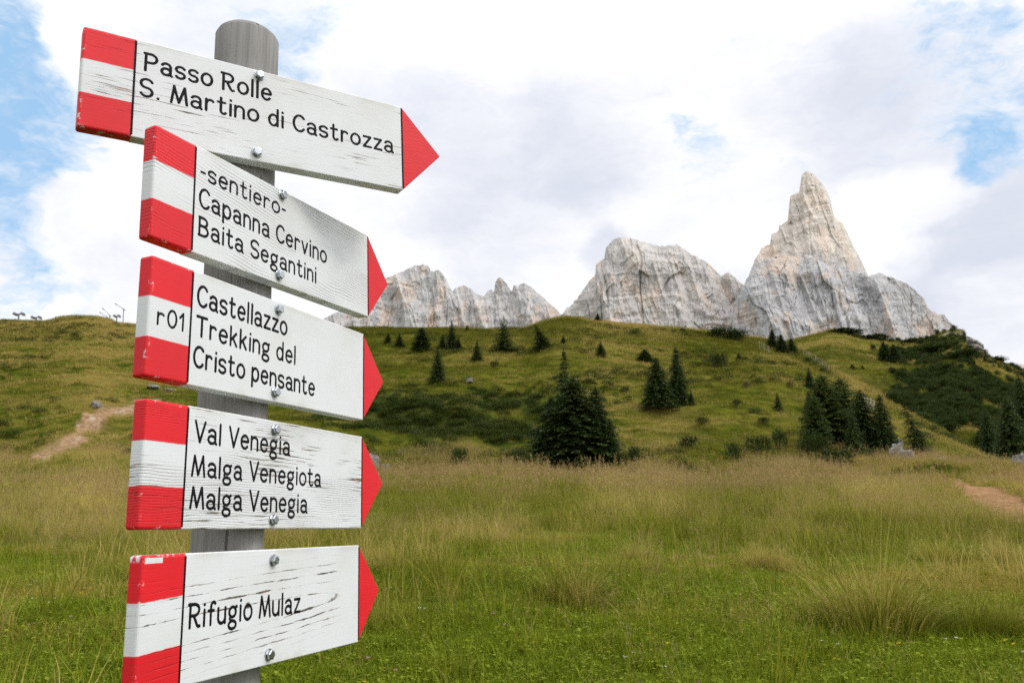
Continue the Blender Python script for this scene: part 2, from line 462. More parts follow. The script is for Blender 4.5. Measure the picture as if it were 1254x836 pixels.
M1 = [(330, 420), (380, 398), (407, 386), (425, 378), (448, 358), (475, 340), (490, 334), (507, 326), (517, 323), (525, 326), (528, 331), (537, 331), (546, 341), (551, 352), (554, 357), (557, 353), (567, 350), (577, 354), (584, 361), (589, 363),
      (593, 362), (597, 356), (601, 353), (605, 358), (607, 344), (610, 340), (613, 339), (619, 346), (625, 355), (627, 357), (629, 348), (634, 351), (638, 349), (641, 347), (650, 351), (661, 361), (668, 367), (675, 374), (685, 384), (700, 400)]
M2 = [(670, 402), (684, 388), (691, 381), (708, 364), (721, 346), (729, 338), (728.5, 338), (730, 324), (740, 317), (742, 304), (751, 294), (765, 291), (778, 294), (788, 297), (802, 300), (815, 304), (818, 301), (829, 301), (849, 313), (870, 325), (883, 338),
      (888, 336), (892, 335), (901, 340), (908, 347), (925, 360), (950, 385), (970, 410)]
M3LOW = [(893, 420), (897, 395), (899, 374), (905, 360), (912, 348), (920, 334), (928, 322), (937, 317), (950, 318), (962, 313), (975, 315), (990, 312), (1003, 321), (1020, 327), (1040, 331), (1055, 336), (1064, 340), (1071, 337), (1077, 335),
         (1093, 340), (1107, 346), (1121, 356), (1132, 367), (1136, 377), (1147, 384.6), (1157, 386), (1166, 397), (1175, 404), (1195, 425), (1215, 450)]
M3TOP = [(905, 365), (917, 338), (924, 318), (930, 308), (932, 303), (943, 299), (944.5, 287), (953.5, 283), (954.5, 276), (964.5, 270), (965.3, 265), (967.5, 241), (969, 239), (978.5, 235), (980.5, 222), (982, 213), (987, 209.5), (996, 213), (1001, 219), (1006, 225), (1012, 234), (1017, 246), (1021, 264), (1026, 271),
         (1032, 274), (1035, 281), (1042, 295), (1053, 316), (1064, 340), (1080, 372), (1095, 400)]
M4 = [(1215, 470), (1232, 452), (1240, 450), (1247, 446), (1256, 447), (1275, 440), (1310, 446), (1360, 470), (1400, 480)]
def pale_top(V):  # sunlight on the upper spire, put into the rock colour by height
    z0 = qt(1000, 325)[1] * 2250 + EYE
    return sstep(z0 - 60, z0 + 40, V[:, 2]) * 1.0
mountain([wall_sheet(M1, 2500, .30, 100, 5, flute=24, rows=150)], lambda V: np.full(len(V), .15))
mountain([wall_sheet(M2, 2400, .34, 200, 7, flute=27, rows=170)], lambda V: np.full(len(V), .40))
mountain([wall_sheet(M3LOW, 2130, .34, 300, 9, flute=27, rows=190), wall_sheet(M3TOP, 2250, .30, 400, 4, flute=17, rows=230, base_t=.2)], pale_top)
mountain([wall_sheet(M4, 3600, .5, 500, 6, flute=50, rows=60)])

# ------------------------------------------------------------------ signpost
POST = np.array([-0.403144957, 1.17924848, -0.0286027929, 1.74814106e-05, 0.0489409670])
TH = 0.0211382502
BH = .15
BOARDS = [  # yaw, roll, z, contact, end, body, tip
    (0.581081368, 0.0152674846, 0.613597534, 0.170235211, 0.0666376426, 0.411612992, 0.0719174467),
    (1.15967710, 0.0140128359, 0.433028190, 0.163489062, 0.0673227999, 0.408408233, 0.0664260234),
    (1.17927075, -0.00305895241, 0.255942270, 0.162548929, 0.0675637936, 0.399918444, 0.0659997632),
    (1.18566903, -0.00812863832, 0.0793182669, 0.160503808, 0.0663322941, 0.395534312, 0.0672219472),
    (1.21094285, -0.00497714582, -0.0983384611, 0.158675822, 0.0665200656, 0.393093974, 0.0668522520)]

def frame(bd):
    yaw, roll, z = bd[:3]
    a = np.array([POST[2], POST[3], 1.]); a /= np.linalg.norm(a)
    n = np.array([math.sin(yaw), -math.cos(yaw), 0.]); n -= a * (n @ a); n /= np.linalg.norm(n)
    h = np.cross(a, n); u = a
    X = h * math.cos(roll) + u * math.sin(roll); Z = -h * math.sin(roll) + u * math.cos(roll)
    ax = np.array([POST[0] + POST[2] * z, POST[1] + POST[3] * z, z])
    O = ax + n * (POST[4] + TH) - X * bd[3]          # front face, first groove, mid height
    return O, X, n, Z

# --- materials of the sign
def board_white(name, seed, crack=.5, length=4.0, density=140.0, dark=(.10, .075, .06), loops=False, grain=None, base=(.70, .71, .72), ends=False):
    mt, g, b = mat_new(name)
    P = g.new('ShaderNodeTexCoord').outputs['Object']
    P0 = P
    wob = g.noise(g.scale(P, (6, 6, 14)), 1.0, 3, .5)
    X, Y, Z = g.sep(P)
    zw = g.math('ADD', Z, g.math('MULTIPLY', g.math('SUBTRACT', wob, .5), .006))
    V = g.comb(g.math('ADD', g.math('MULTIPLY', X, length), seed * 3.7), g.math('MULTIPLY', Y, 30.0), g.math('MULTIPLY', zw, density))
    cr_ = g.noise(V, 1.0, 3, .6)
    patch = g.noise(g.vmath('ADD', g.scale(P, (5, 5, 16)), (seed, seed * 2.1, 0)), 1.0, 3, .5)
    mask = g.math('MULTIPLY', g.ramp(cr_, .66 - .1 * crack, .73 - .1 * crack), g.ramp(patch, .60 - .2 * crack, .70 - .2 * crack))
    if loops:                                         # nested growth rings of a knot, opening to the left
        zc = g.math('ADD', g.math('MULTIPLY', X, .05), -.016)
        wv_ = g.math('MULTIPLY', g.math('SUBTRACT', g.noise(g.scale(P, (16, 10, 55)), 1.0, 4, .6), .5), .006)
        dz = g.math('ADD', g.math('SUBTRACT', Z, zc), wv_)
        up = g.math('MULTIPLY', g.math('MAXIMUM', dz, 0.0), 1.0)
        dn = g.math('MULTIPLY', g.math('MINIMUM', dz, 0.0), 1.25)
        dd = g.math('ADD', up, dn)
        xe = g.math('DIVIDE', g.math('MAXIMUM', g.math('SUBTRACT', X, .02), 0.0), 18.0)
        r = g.math('SQRT', g.math('ADD', g.math('MULTIPLY', dd, dd), g.math('MULTIPLY', xe, xe)))
        ph = g.math('FRACT', g.math('DIVIDE', r, .0115))
        line = g.math('ABSOLUTE', g.math('SUBTRACT', ph, .5))
        wdt = g.ramp(g.noise(g.scale(P, (22, 10, 30)), 1.0, 4, .6), .35, .75, -.025, .12)
        ring = g.math('MULTIPLY', g.ramp(g.math('SUBTRACT', line, wdt), -.03, .03, 1.0, 0.0), g.ramp(r, .013, .016))
        ring = g.math('MULTIPLY', ring, g.ramp(g.math('ADD', X, g.math('MULTIPLY', wv_, 4.0)), .31, .35, 1.0, 0.0))
        ring = g.math('MULTIPLY', ring, g.ramp(r, .040, .070, 1.0, 0.0))
        mask = g.math('MAXIMUM', g.math('MULTIPLY', mask, .6), ring)
        kx = g.math('SUBTRACT', X, .118); kz = g.math('SUBTRACT', Z, .005)
        kd = g.math('SQRT', g.math('ADD', g.math('MULTIPLY', kx, kx), g.math('MULTIPLY', g.math('MULTIPLY', kz, kz), 1.3)))
        mask = g.math('MAXIMUM', mask, g.ramp(g.math('ADD', kd, wv_), .0035, .0065, 1.0, 0.0))
    h = g.math('MULTIPLY', mask, -1.0)
    if grain:
        gx = g.comb(g.math('MULTIPLY', X, 3.0), g.math('MULTIPLY', Y, 8.0), g.math('MULTIPLY', g.math('ADD', Z, g.math('ADD', g.math('MULTIPLY', X, grain[1]), g.math('MULTIPLY', g.noise(g.scale(P, (7, 3, 12)), 1.0, 2, .5), .022))), grain[0]))
        wvn = g.new('ShaderNodeTexWave', wave_type='BANDS', bands_direction='Z'); g.l.new(gx, wvn.inputs[0])
        wvn.inputs['Scale'].default_value = 1.0; wvn.inputs['Distortion'].default_value = 1.2; wvn.inputs['Detail'].default_value = 2
        gm = g.math('MULTIPLY', g.ramp(wvn.outputs['Fac'], .0, .3, 1.0, 0.0), g.ramp(g.noise(g.vmath('ADD', g.scale(P, (6, 3, 15)), (seed * 1.3, 0, 0)), 1.0, 2, .5), .42, .6))
        gl = g.math('MULTIPLY', gm, grain[2])
        h = g.math('SUBTRACT', h, g.math('MULTIPLY', gm, .7))
    else: gl = 0.0
    fine = g.noise(g.scale(P, (25, 60, 420)), 1.0, 4, .6)
    dirt = g.noise(g.scale(P, (9, 9, 9)), 1.0, 5, .6)
    c = g.mix(g.ramp(dirt, .4, .75), C4(*base), C4(base[0] * .93, base[1] * .92, base[2] * .89))
    edge = g.math('MULTIPLY', g.ramp(g.math('ABSOLUTE', Z), .062, .075), g.ramp(dirt, .48, .62))
    c = g.mix(g.math('MULTIPLY', edge, .35), c, C4(.50, .45, .38))
    c = g.mix(g.math('MULTIPLY', g.ramp(fine, .55, .75), .10), c, C4(.45, .43, .40))
    c = g.mix(gl, c, C4(.30, .29, .28))
    brown = g.mix(g.ramp(g.noise(g.scale(P, (30, 30, 60)), 1.0, 3, .6), .5, .62), C4(*dark), C4(.30, .15, .085))
    c = g.mix(mask, c, brown)
    if ends:                                          # painted end: red, white and red, the edges of the paint slightly uneven
        zz = g.math('ADD', Z, g.math('MULTIPLY', g.math('SUBTRACT', g.noise(g.scale(P, (60, 60, 60)), 1.0, 4, .6), .5), ends.get('wob', .0015)))
        zz = g.math('ADD', zz, g.math('MULTIPLY', X, ends.get('tilt', 0.0)))
        rd = g.math('SUBTRACT', 1.0, g.math('MULTIPLY', g.ramp(zz, ends.get('lo', -.026) - .0008, ends.get('lo', -.026) + .0008), g.ramp(zz, ends.get('hi', .024) - .0008, ends.get('hi', .024) + .0008, 1.0, 0.0)))
        if ends.get('chip'):
            cx = g.math('MULTIPLY', g.ramp(X, -.0635, -.063), g.ramp(X, -.0365, -.036, 1.0, 0.0))
            cz = g.math('MULTIPLY', g.ramp(g.math('ADD', Z, g.math('MULTIPLY', wob, .002)), .0665, .067), g.ramp(Z, .0715, .072, 1.0, 0.0))
            wn = g.math('MULTIPLY', g.math('MULTIPLY', g.ramp(Y, .003, .006), g.ramp(Z, .066, .070)), g.ramp(g.noise(P, 160.0, 4, .7), .42, .52))
            rd = g.math('MULTIPLY', rd, g.math('SUBTRACT', 1.0, g.math('MAXIMUM', g.math('MULTIPLY', cx, cz), wn)))
        ew = g.math('MAXIMUM', g.ramp(g.math('ABSOLUTE', Z), .070, .0745), g.math('MULTIPLY', g.ramp(X, -.066, -.061, 1.0, 0.0), g.ramp(Y, .001, .006, 1.0, 0.0)))
        wear = g.math('MULTIPLY', ew, g.ramp(g.noise(g.vmath('ADD', g.scale(P, (90, 90, 90)), (seed * 4.1, 0, 0)), 1.0, 5, .7), .56, .62))
        rd = g.math('MULTIPLY', rd, g.math('SUBTRACT', 1.0, g.math('MULTIPLY', wear, .8)))
        redc = g.mix(g.ramp(dirt, .35, .7), C4(.72, .008, .016), C4(.63, .008, .014))
        redc = g.mix(g.math('MULTIPLY', mask, .35), redc, C4(.30, .01, .012))
        c = g.mix(rd, c, redc)
        h = g.math('ADD', h, g.math('MULTIPLY', rd, .25))
    g.l.new(c, b.inputs['Base Color'])
    b.inputs['Roughness'].default_value = .5; b.inputs['Specular IOR Level'].default_value = .35
    h = g.math('ADD', h, g.math('MULTIPLY', fine, .28))
    bp = g.new('ShaderNodeBump'); bp.inputs['Strength'].default_value = .55; bp.inputs['Distance'].default_value = .0012
    g.l.new(h, bp.inputs['Height']); g.l.new(bp.outputs[0], b.inputs['Normal'])
    return mt

def plain(name, c, rough=.5, metal=0.0, spec=.4, bump=None):
    mt, g, b = mat_new(name)
    P = g.new('ShaderNodeTexCoord').outputs['Object']
    n = g.noise(P, 30.0, 4, .6)
    g.l.new(g.mix(n, C4(*[v * .85 for v in c]), C4(*[min(1, v * 1.12) for v in c])), b.inputs['Base Color'])
    b.inputs['Roughness'].default_value = rough; b.inputs['Metallic'].default_value = metal; b.inputs['Specular IOR Level'].default_value = spec
    if bump:
        bp = g.new('ShaderNodeBump'); bp.inputs['Strength'].default_value = .6; bp.inputs['Distance'].default_value = bump[1]
        g.l.new(g.noise(g.scale(P, bump[0]), 1.0, 4, .6), bp.inputs['Height']); g.l.new(bp.outputs[0], b.inputs['Normal'])
    return mt

M_RED = plain('red_paint', (.70, .010, .018), .5, spec=.3, bump=((30, 60, 500), .0006))
M_BLACK = plain('black_paint', (.006, .006, .0065), .6, spec=.12)
M_ZINC = plain('zinc_plated_steel', (.42, .44, .46), .30, 1.0)
M_WASH = plain('dull_zinc', (.42, .43, .44), .45, 1.0)

mp, g, b = mat_new('weathered_post_wood')
P = g.new('ShaderNodeTexCoord').outputs['Object']
v1 = g.noise(g.scale(P, (95, 95, 1.6)), 1.0, 4, .6, .2)
v2 = g.noise(g.scale(P, (300, 300, 5)), 1.0, 3, .6)
v3 = g.noise(g.scale(P, (14, 14, 4)), 1.0, 4, .6)
c = g.mix(g.ramp(v1, .35, .65), C4(.205, .195, .185), C4(.275, .265, .25))
c = g.mix(g.math('MULTIPLY', g.ramp(v2, .45, .7), .5), c, C4(.33, .315, .295))
c = g.mix(g.math('MULTIPLY', g.ramp(v1, .64, .68), .75), c, C4(.05, .045, .04))
c = g.mix(g.math('MULTIPLY', g.ramp(v3, .55, .7), .35), c, C4(.20, .19, .19))
g.l.new(c, b.inputs['Base Color']); b.inputs['Roughness'].default_value = .85; b.inputs['Specular IOR Level'].default_value = .2
bp = g.new('ShaderNodeBump'); bp.inputs['Strength'].default_value = .7; bp.inputs['Distance'].default_value = .0025
g.l.new(g.math('SUBTRACT', g.math('MULTIPLY', v2, .4), g.ramp(v1, .55, .72)), bp.inputs['Height']); g.l.new(bp.outputs[0], b.inputs['Normal'])

# --- single stroke lettering
def arc(cx, cy, rx, ry, a0, a1, n=None):
    n = n or max(4, int(abs(a1 - a0) / 14))
    return [(cx + rx * math.cos(math.radians(a0 + (a1 - a0) * i / n)), cy + ry * math.sin(math.radians(a0 + (a1 - a0) * i / n))) for i in range(n + 1)]
XH = .68
def s_curve(w, hgt):
    cx = w / 2; r = hgt / 4
    return arc(cx, hgt - r, cx, r, 25, 270, 14)[:-1] + arc(cx, r, cx, r, 90, -155, 14)
def bowl_a(w=.42):
    return [arc(.21, XH - .2, .2, .2, 155, 0, 10) + [(.41, 0), (.47, -.005)], arc(.21, .19, .2, .19, 20, 340, 16)[:]]
GL = {
 'P': (.52, [[(0, 0), (0.01, 1)], [(-.05, .99)] + [(.24, .99)] + arc(.24, .735, .26, .255, 90, -90, 12) + [(.01, .48)]]),
 'R': (.56, [[(0.02, 0), (0.02, 1)], [(-.07, .99), (.24, .99)] + arc(.24, .745, .25, .245, 90, -90, 12) + [(.02, .5)], [(.2, .5), (.3, .3), (.4, .08), (.47, .01), (.54, .03)]]),
 'S': (.5, [s_curve(.5, 1.0)]),
 'M': (.70, [[(0, 0), (.11, .98)], [(.11, .98), (.34, .06)], [(.34, .06), (.58, .98)], [(.58, .98), (.70, 0)]]),
 'C': (.52, [arc(.30, .5, .30, .5, 42, 318, 22)]),
 'T': (.56, [[(0, .98), (.56, .98)], [(.28, .98), (.28, 0)]]),
 'B': (.5, [[(0, 0), (0, 1)], [(-.03, .99), (.22, .99)] + arc(.22, .765, .21, .225, 90, -90, 11) + [(0, .54)], [(.2, .54)] + arc(.22, .275, .27, .265, 90, -90, 12) + [(-.03, .01)]]),
 'V': (.54, [[(0, 1), (.27, 0)], [(.27, 0), (.54, 1)]]),
 'a': (.46, bowl_a()),
 's': (.40, [s_curve(.40, XH)]),
 'o': (.48, [arc(.24, XH / 2, .24, XH / 2, 90, 450, 22)]),
 'l': (.06, [[(.03, 1.02), (.03, 0)]]),
 'e': (.46, [[(.015, .36), (.45, .36)] + arc(.235, XH / 2, .225, XH / 2, 4, 318, 20)]),
 '.': (.08, [[(.04, .0), (.045, .012)]]),
 'r': (.36, [[(.02, XH), (.02, 0)], [(.02, .44)] + arc(.2, .44, .17, .22, 165, 40, 8)]),
 't': (.36, [[(.13, .95), (.13, .2)] + arc(.26, .18, .13, .18, 180, 320, 8), [(0, .68), (.32, .68)]]),
 'i': (.06, [[(.03, XH), (.03, 0)], [(.03, .92), (.035, .935)]]),
 'n': (.42, [[(0, XH), (0, 0)], [(0, .44)] + arc(.2, .44, .2, .24, 170, 0, 10) + [(.40, 0)]]),
 'd': (.46, [[(.43, 1.02), (.43, 0)], arc(.22, XH / 2, .21, XH / 2, 25, 335, 18)]),
 'z': (.42, [[(.02, XH - .01), (.40, XH - .01)], [(.40, XH - .01), (.02, .01)], [(.02, .01), (.43, .01)]]),
 '-': (.2, [[(0, .40), (.2, .40)]]),
 'p': (.46, [[(.02, XH), (.02, -.3)], arc(.23, XH / 2, .21, XH / 2, 155, -155, 18)]),
 'v': (.42, [[(0, XH), (.2, 0)], [(.2, 0), (.40, XH)]]),
 'g': (.48, [arc(.22, .44, .20, .23, 90, 450, 20), [(.36, .62), (.46, .68)], [(.1, .24), (.05, .15), (.12, .06), (.25, .03)], arc(.22, -.14, .22, .18, 80, 440, 20)]),
 'k': (.42, [[(.02, 1.0), (.02, 0)], [(.04, .28), (.36, XH)], [(.16, .42), (.40, 0)]]),
 'f': (.36, [[(.13, 0), (.13, .78)] + arc(.26, .8, .13, .19, 180, 40, 8), [(0, .62), (.3, .62)]]),
 'u': (.44, [[(0, XH), (0, .24)] + arc(.2, .24, .2, .24, 180, 340, 10), [(.41, XH), (.41, 0)]]),
 '0': (.46, [arc(.23, .5, .23, .5, 90, 450, 22)]),
 '1': (.24, [[(.0, .72), (.16, .98)], [(.17, 1), (.17, 0)]]),
}
def layout(text, gap=.20, space=.34):
    x = 0; out = []
    for ch in text:
        if ch == ' ': x += space; continue
        wd, st = GL[ch]
        for s in st: out.append([(px + x, py) for px, py in s])
        x += wd + gap
    return out, x - gap

def stroke_mesh(V, Fc, pts, hw, hgt):
    """a flattened round bead along pts (in board x, z); pts given in metres"""
    p = [np.array(pts[0], float)]
    for a in pts[1:]:
        if np.hypot(*(np.array(a) - p[-1])) > 1e-5: p.append(np.array(a, float))
    if len(p) < 2: return
    p = np.array(p)
    tn = np.gradient(p, axis=0); tn /= np.linalg.norm(tn, axis=1)[:, None] + 1e-12
    rings = []
    for k, sc_ in ((.95, .25), (.7, .72), (.35, .95)): rings.append((p[0] - tn[0] * hw * k, tn[0], sc_))
    for a, t in zip(p, tn): rings.append((a, t, 1.0))
    for k, sc_ in ((.35, .95), (.7, .72), (.95, .25)): rings.append((p[-1] + tn[-1] * hw * k, tn[-1], sc_))
    b0 = len(V)
    prof = [(-1, 0), (-.8, .6), (0, 1), (.8, .6), (1, 0)]
    for c_, t, s_ in rings:
        nrm = np.array([-t[1], t[0]])
        wob = 1 + random.uniform(-.06, .06)
        for u_, v_ in prof:
            q_ = c_ + nrm * u_ * hw * s_ * wob
            V.append((q_[0], .0003 - v_ * hgt * s_, q_[1]))
    for i in range(len(rings) - 1):
        for j in range(4):
            a = b0 + i * 5 + j
            Fc.append((a, a + 1, a + 6, a + 5))

def sign_ray(bd, px, py):
    O, X, n, Z = frame(bd)
    d = pixdir(px, py); t = (O @ n) / (d @ n); p = d * t - O
    return np.array([p @ X, p @ Z])

def rounded_prism(poly, T, bev, keep=()):
    """prism of an x-z outline, front at y=0, back at y=T, edges rounded; edges lying on an x in keep stay sharp"""
    bm = bmesh.new()
    f_ = [bm.verts.new((x, 0, z)) for x, z in poly]; k_ = [bm.verts.new((x, T, z)) for x, z in poly]
    n = len(poly)
    bm.faces.new(f_); bm.faces.new(k_[::-1])
    for i in range(n): bm.faces.new((f_[(i + 1) % n], f_[i], k_[i], k_[(i + 1) % n]))
    bmesh.ops.recalc_face_normals(bm, faces=bm.faces)
    ed = []
    for e in bm.edges:
        xs = [v.co.x for v in e.verts]
        if any(all(abs(x - kx) < 1e-6 for x in xs) for kx in keep): continue
        ed.append(e)
    bmesh.ops.bevel(bm, geom=ed, offset=bev, segments=3, profile=.5, affect='EDGES', clamp_overlap=True)
    return bm

sign = empty('signpost', (POST[0] - POST[2] * EYE, POST[1], float(height(POST[0], POST[1]))),
             'tall grey round wooden signpost carrying five white arrow boards with red ends', 'signpost')
def child_at(o, parent, mw):
    o.parent = parent
    o.matrix_parent_inverse = Matrix.Identity(4)
    o.matrix_basis = Matrix.Translation(-parent.location) @ mw if parent is sign else mw

# post: a round timber with a low domed top
bm = bmesh.new()
prof = [(-.30, 1.0)] + [(z, 1.0) for z in np.linspace(0.2, 2.28, 40)]
ztop = 2.365
topz = EYE + .779
rings = []
R = POST[4]
zs = list(np.linspace(-.3, topz, 50))
for z in zs: rings.append((z, R))
for k in np.linspace(0, 1, 7)[1:]:
    rings.append((topz + .022 * math.sin(k * math.pi / 2) ** 1.0, R * (1 - .985 * k ** 1.6)))
NS = 56; prev = None
for z, r in rings:
    ring = []
    for i in range(NS):
        a = 2 * math.pi * i / NS
        rad = r * (1 + .010 * math.sin(3 * a + 1) + .004 * math.sin(11 * a))
        if z > topz - .05: pass
        ring.append(bm.verts.new((POST[0] + POST[2] * (z - EYE) + rad * math.cos(a), POST[1] + rad * math.sin(a), z)))
    if prev:
        for i in range(NS): bm.faces.new((prev[i], prev[(i + 1) % NS], ring[(i + 1) % NS], ring[i]))
    prev = ring
bm.faces.new(prev)
po = bm_obj('post', bm, mp, None, True)
child_at(po, sign, Matrix.Identity(4))

def bolt_mesh():
    bm = bmesh.new()
    def ring(z, r, n, rot=0): return [bm.verts.new((r * math.cos(rot + 2 * math.pi * i / n), z, r * math.sin(rot + 2 * math.pi * i / n))) for i in range(n)]
    def loft(a, b_):
        for i in range(len(a)): bm.faces.new((a[i], a[(i + 1) % len(a)], b_[(i + 1) % len(a)], b_[i]))
    a = ring(0.0003, .0066, 24); b_ = ring(-.0012, .0066, 24); c_ = ring(-.0014, .0062, 24)
    loft(a, b_); loft(b_, c_); bm.faces.new(c_)
    rot = .3
    h0 = ring(-.0013, .0056, 6, rot); h1 = ring(-.0052, .0056, 6, rot); h2 = ring(-.0059, .0049, 6, rot); h3 = ring(-.0061, .0040, 6, rot)
    loft(h0, h1); loft(h1, h2); loft(h2, h3); bm.faces.new(h3)
    bmesh.ops.recalc_face_normals(bm, faces=bm.faces)
    me = bpy.data.meshes.new('bolt'); bm.to_mesh(me); bm.free(); me.materials.append(M_ZINC)
    return me
BOLT = bolt_mesh()

SPEC = [
 dict(label='top white board lettered Passo Rolle and S. Martino di Castrozza', w=dict(seed=1, crack=.72, length=9., density=330.), ends=dict(hi=.026, lo=-.024),
      text=[('Passo Rolle', (178, 86), (331.5, 123.5), 21.), ('S. Martino di Castrozza', (172, 116.5), (481, 187), 21.)], bolts=[(317.5, 93), (314.5, 187)]),
 dict(label='second board lettered -sentiero-, Capanna Cervino and Baita Segantini', w=dict(seed=2, crack=.15, length=7., density=300., grain=(64., .10, .5)), ends=dict(hi=.027, lo=-.024),
      text=[('-sentiero-', (246.3, 218.5), (349, 265), 20.5), ('Capanna Cervino', (244.3, 252.5), (399.5, 322), 23.), ('Baita Segantini', (243.8, 287.6), (387, 346), 22.4)], bolts=[(345, 239), (341, 337)]),
 dict(label='smooth third board lettered Castellazzo, Trekking del, Cristo pensante, with r01 on its end', w=dict(seed=3, crack=.0, length=7., density=250.), ends=dict(hi=.024, lo=-.026, wob=.001),
      text=[('Castellazzo', (242, 373.8), (351, 410), 25.), ('Trekking del', (240.6, 410), (361.5, 445.5), 24.), ('Cristo pensante', (237, 447.8), (384.6, 484.3), 25.), ('r01', (192.5, 396.3), (225, 405), 21.)], bolts=[(340.5, 379), (336, 480)]),
 dict(label='badly cracked fourth board lettered Val Venegia, Malga Venegiota and Malga Venegia', w=dict(seed=4, crack=.95, length=10., density=300., grain=(98., .0, .5)), ends=dict(hi=.026, lo=-.026),
      text=[('Val Venegia', (238.6, 540.), (354.3, 557), 25.), ('Malga Venegiota', (235, 582), (392.2, 595.), 25.), ('Malga Venegia', (233, 621.7), (375.5, 627), 26.)], bolts=[(336, 526), (333.5, 636)]),
 dict(label='lowest board lettered Rifugio Mulaz with looping brown cracks', w=dict(seed=5, crack=.02, length=7., density=280., loops=True), ends=dict(hi=.027, lo=-.028, tilt=-.06, wob=.0025, chip=True),
      text=[('Rifugio Mulaz', (231.7, 768.4), (367, 748.4), 28.5)], bolts=[(334, 685.5), (328.5, 801)]),
]
def ypad(): return None
for bd, spec in zip(BOARDS, SPEC):
    O, X, n, Z = frame(bd); E_, B_, A_ = bd[4:]
    mw = Matrix.Identity(4)
    for i in range(3):
        mw[i][0], mw[i][1], mw[i][2], mw[i][3] = X[i], -n[i], Z[i], O[i]
    mw[2][3] += EYE
    h = BH / 2
    wm = board_white('painted_board', ends=False, **spec['w'])
    em = board_white('painted_board_end', ends=spec['ends'], **spec['w'])
    body = bm_obj('direction_board', rounded_prism([(0, h), (0, -h), (B_, -h), (B_, h)], TH, .0016, keep=(0, B_)), wm)
    child_at(body, sign, mw); body['label'] = spec['label']
    en = bm_obj('striped_end', rounded_prism([(-E_, h), (-E_, -h), (0, -h), (0, h)], TH, .0036, keep=(0,)), em, body)
    ti = bm_obj('arrow_tip', rounded_prism([(B_, h), (B_, -h), (B_ + A_, 0)], TH, .0012, keep=(B_,)), M_RED, body)
    for gx in (0, B_):
        bm = bmesh.new()
        bmesh.ops.create_cube(bm, size=1)
        for v in bm.verts: v.co = ((gx + v.co.x * .0028 + (.0 if gx == 0 else .0006)), v.co.y * .0008, v.co.z * (BH - .006))
        bm_obj('groove', bm, M_BLACK, body)
    for text, p0, p1, cap in spec['text']:
        a = sign_ray(bd, *p0); e = sign_ray(bd, *p1); c_ = sign_ray(bd, p0[0], p0[1] - cap)
        caph = c_[1] - a[1]
        strokes, wd = layout(text)
        V, Fc = [], []
        hw = caph * .094
        dx = (e - a) 
        for s in strokes:
            jx, jy = random.uniform(-.008, .008), random.uniform(-.008, .008)
            # sample long straight strokes so that the bead stays even
            ps = []
            for u_, v_ in s:
                pt = a + dx * ((u_ + jx) / wd) + np.array([0, caph * (v_ + jy)])
                ps.append(pt)
            stroke_mesh(V, Fc, ps, hw, .0006)
        mesh_obj('lettering', V, Fc, M_BLACK, body, True)
    for bx in spec['bolts']:
        p = sign_ray(bd, *bx)
        o = bpy.data.objects.new('bolt', BOLT); COL.objects.link(o); o.parent = body
        o.scale = (1.2, 1.15, 1.2); o.location = (p[0], -.0002, p[1]); o.rotation_euler = (0, random.uniform(0, 1), 0)

# ------------------------------------------------------------------ foliage materials
def leaf_mat(name, c_lo, c_hi, c_dry=None, dry_lo=.6, dry_hi=1.0, trans=.3, rough=.6):
    mt, g, b = mat_new(name)
    t = attr(g, 'tint')
    pa = g.new('ShaderNodeAttribute', attribute_type='INSTANCER'); pa.attribute_name = 'patch'; patch = pa.outputs['Fac']
    oi = g.new('ShaderNodeObjectInfo').outputs['Random']
    v = g.math('ADD', g.math('MULTIPLY', t, .7), g.math('MULTIPLY', oi, .3))
    c = g.mix(v, C4(*c_lo), C4(*c_hi))
    if c_dry:
            d = g.math('ADD', attr(g, 'dry'), g.math('MULTIPLY', patch, .95))
            c = g.mix(g.ramp(g.math('ADD', d, g.math('MULTIPLY', g.math('SUBTRACT', oi, .5), .35)), dry_lo, dry_hi), c, C4(*c_dry))
    g.l.new(c, b.inputs['Base Color']); b.inputs['Roughness'].default_value = rough; b.inputs['Specular IOR Level'].default_value = .10
    if trans:
        tr = g.new('ShaderNodeBsdfTranslucent'); g.l.new(c, tr.inputs[0])
        mx = g.new('ShaderNodeMixShader'); mx.inputs[0].default_value = trans
        g.l.new(b.outputs[0], mx.inputs[1]); g.l.new(tr.outputs[0], mx.inputs[2])
        out = [n for n in g.n if n.type == 'OUTPUT_MATERIAL'][0]
        g.l.new(mx.outputs[0], out.inputs[0])
    return mt
M_LAWN = leaf_mat('short_grass_leaf', (.050, .098, .003), (.27, .32, .016), (.33, .26, .05), .62, 1.05)
M_TALL = leaf_mat('tall_grass_leaf', (.042, .064, .004), (.30, .295, .024), (.43, .34, .095), .55, 1.1)
M_SEED = leaf_mat('grass_seed_head', (.25, .17, .07), (.43, .30, .135), None)
M_HILL = leaf_mat('hill_grass_leaf', (.034, .050, .003), (.19, .180, .015), (.44, .33, .095), .40, 1.1)
M_LOWS = leaf_mat('low_thicket_leaf', (.020, .034, .004), (.060, .082, .009), None)
M_SPRUCE = leaf_mat('spruce_needles', (.018, .036, .009), (.080, .115, .030), None, trans=.12)
M_LARCH = leaf_mat('larch_needles', (.030, .052, .010), (.090, .125, .028), None, trans=.25)
M_PINE = leaf_mat('dwarf_pine_needles', (.018, .033, .006), (.060, .085, .016), None, trans=.12)
M_RUST = leaf_mat('rusty_twigs', (.060, .035, .022), (.125, .078, .050), None, trans=.1)
M_BARK = plain('bark', (.085, .065, .05), .9, spec=.1)
M_FLY = leaf_mat('yellow_petals', (.55, .36, .01), (.75, .50, .02), None)
M_FLW = leaf_mat('white_petals', (.55, .52, .46), (.75, .72, .66), None)
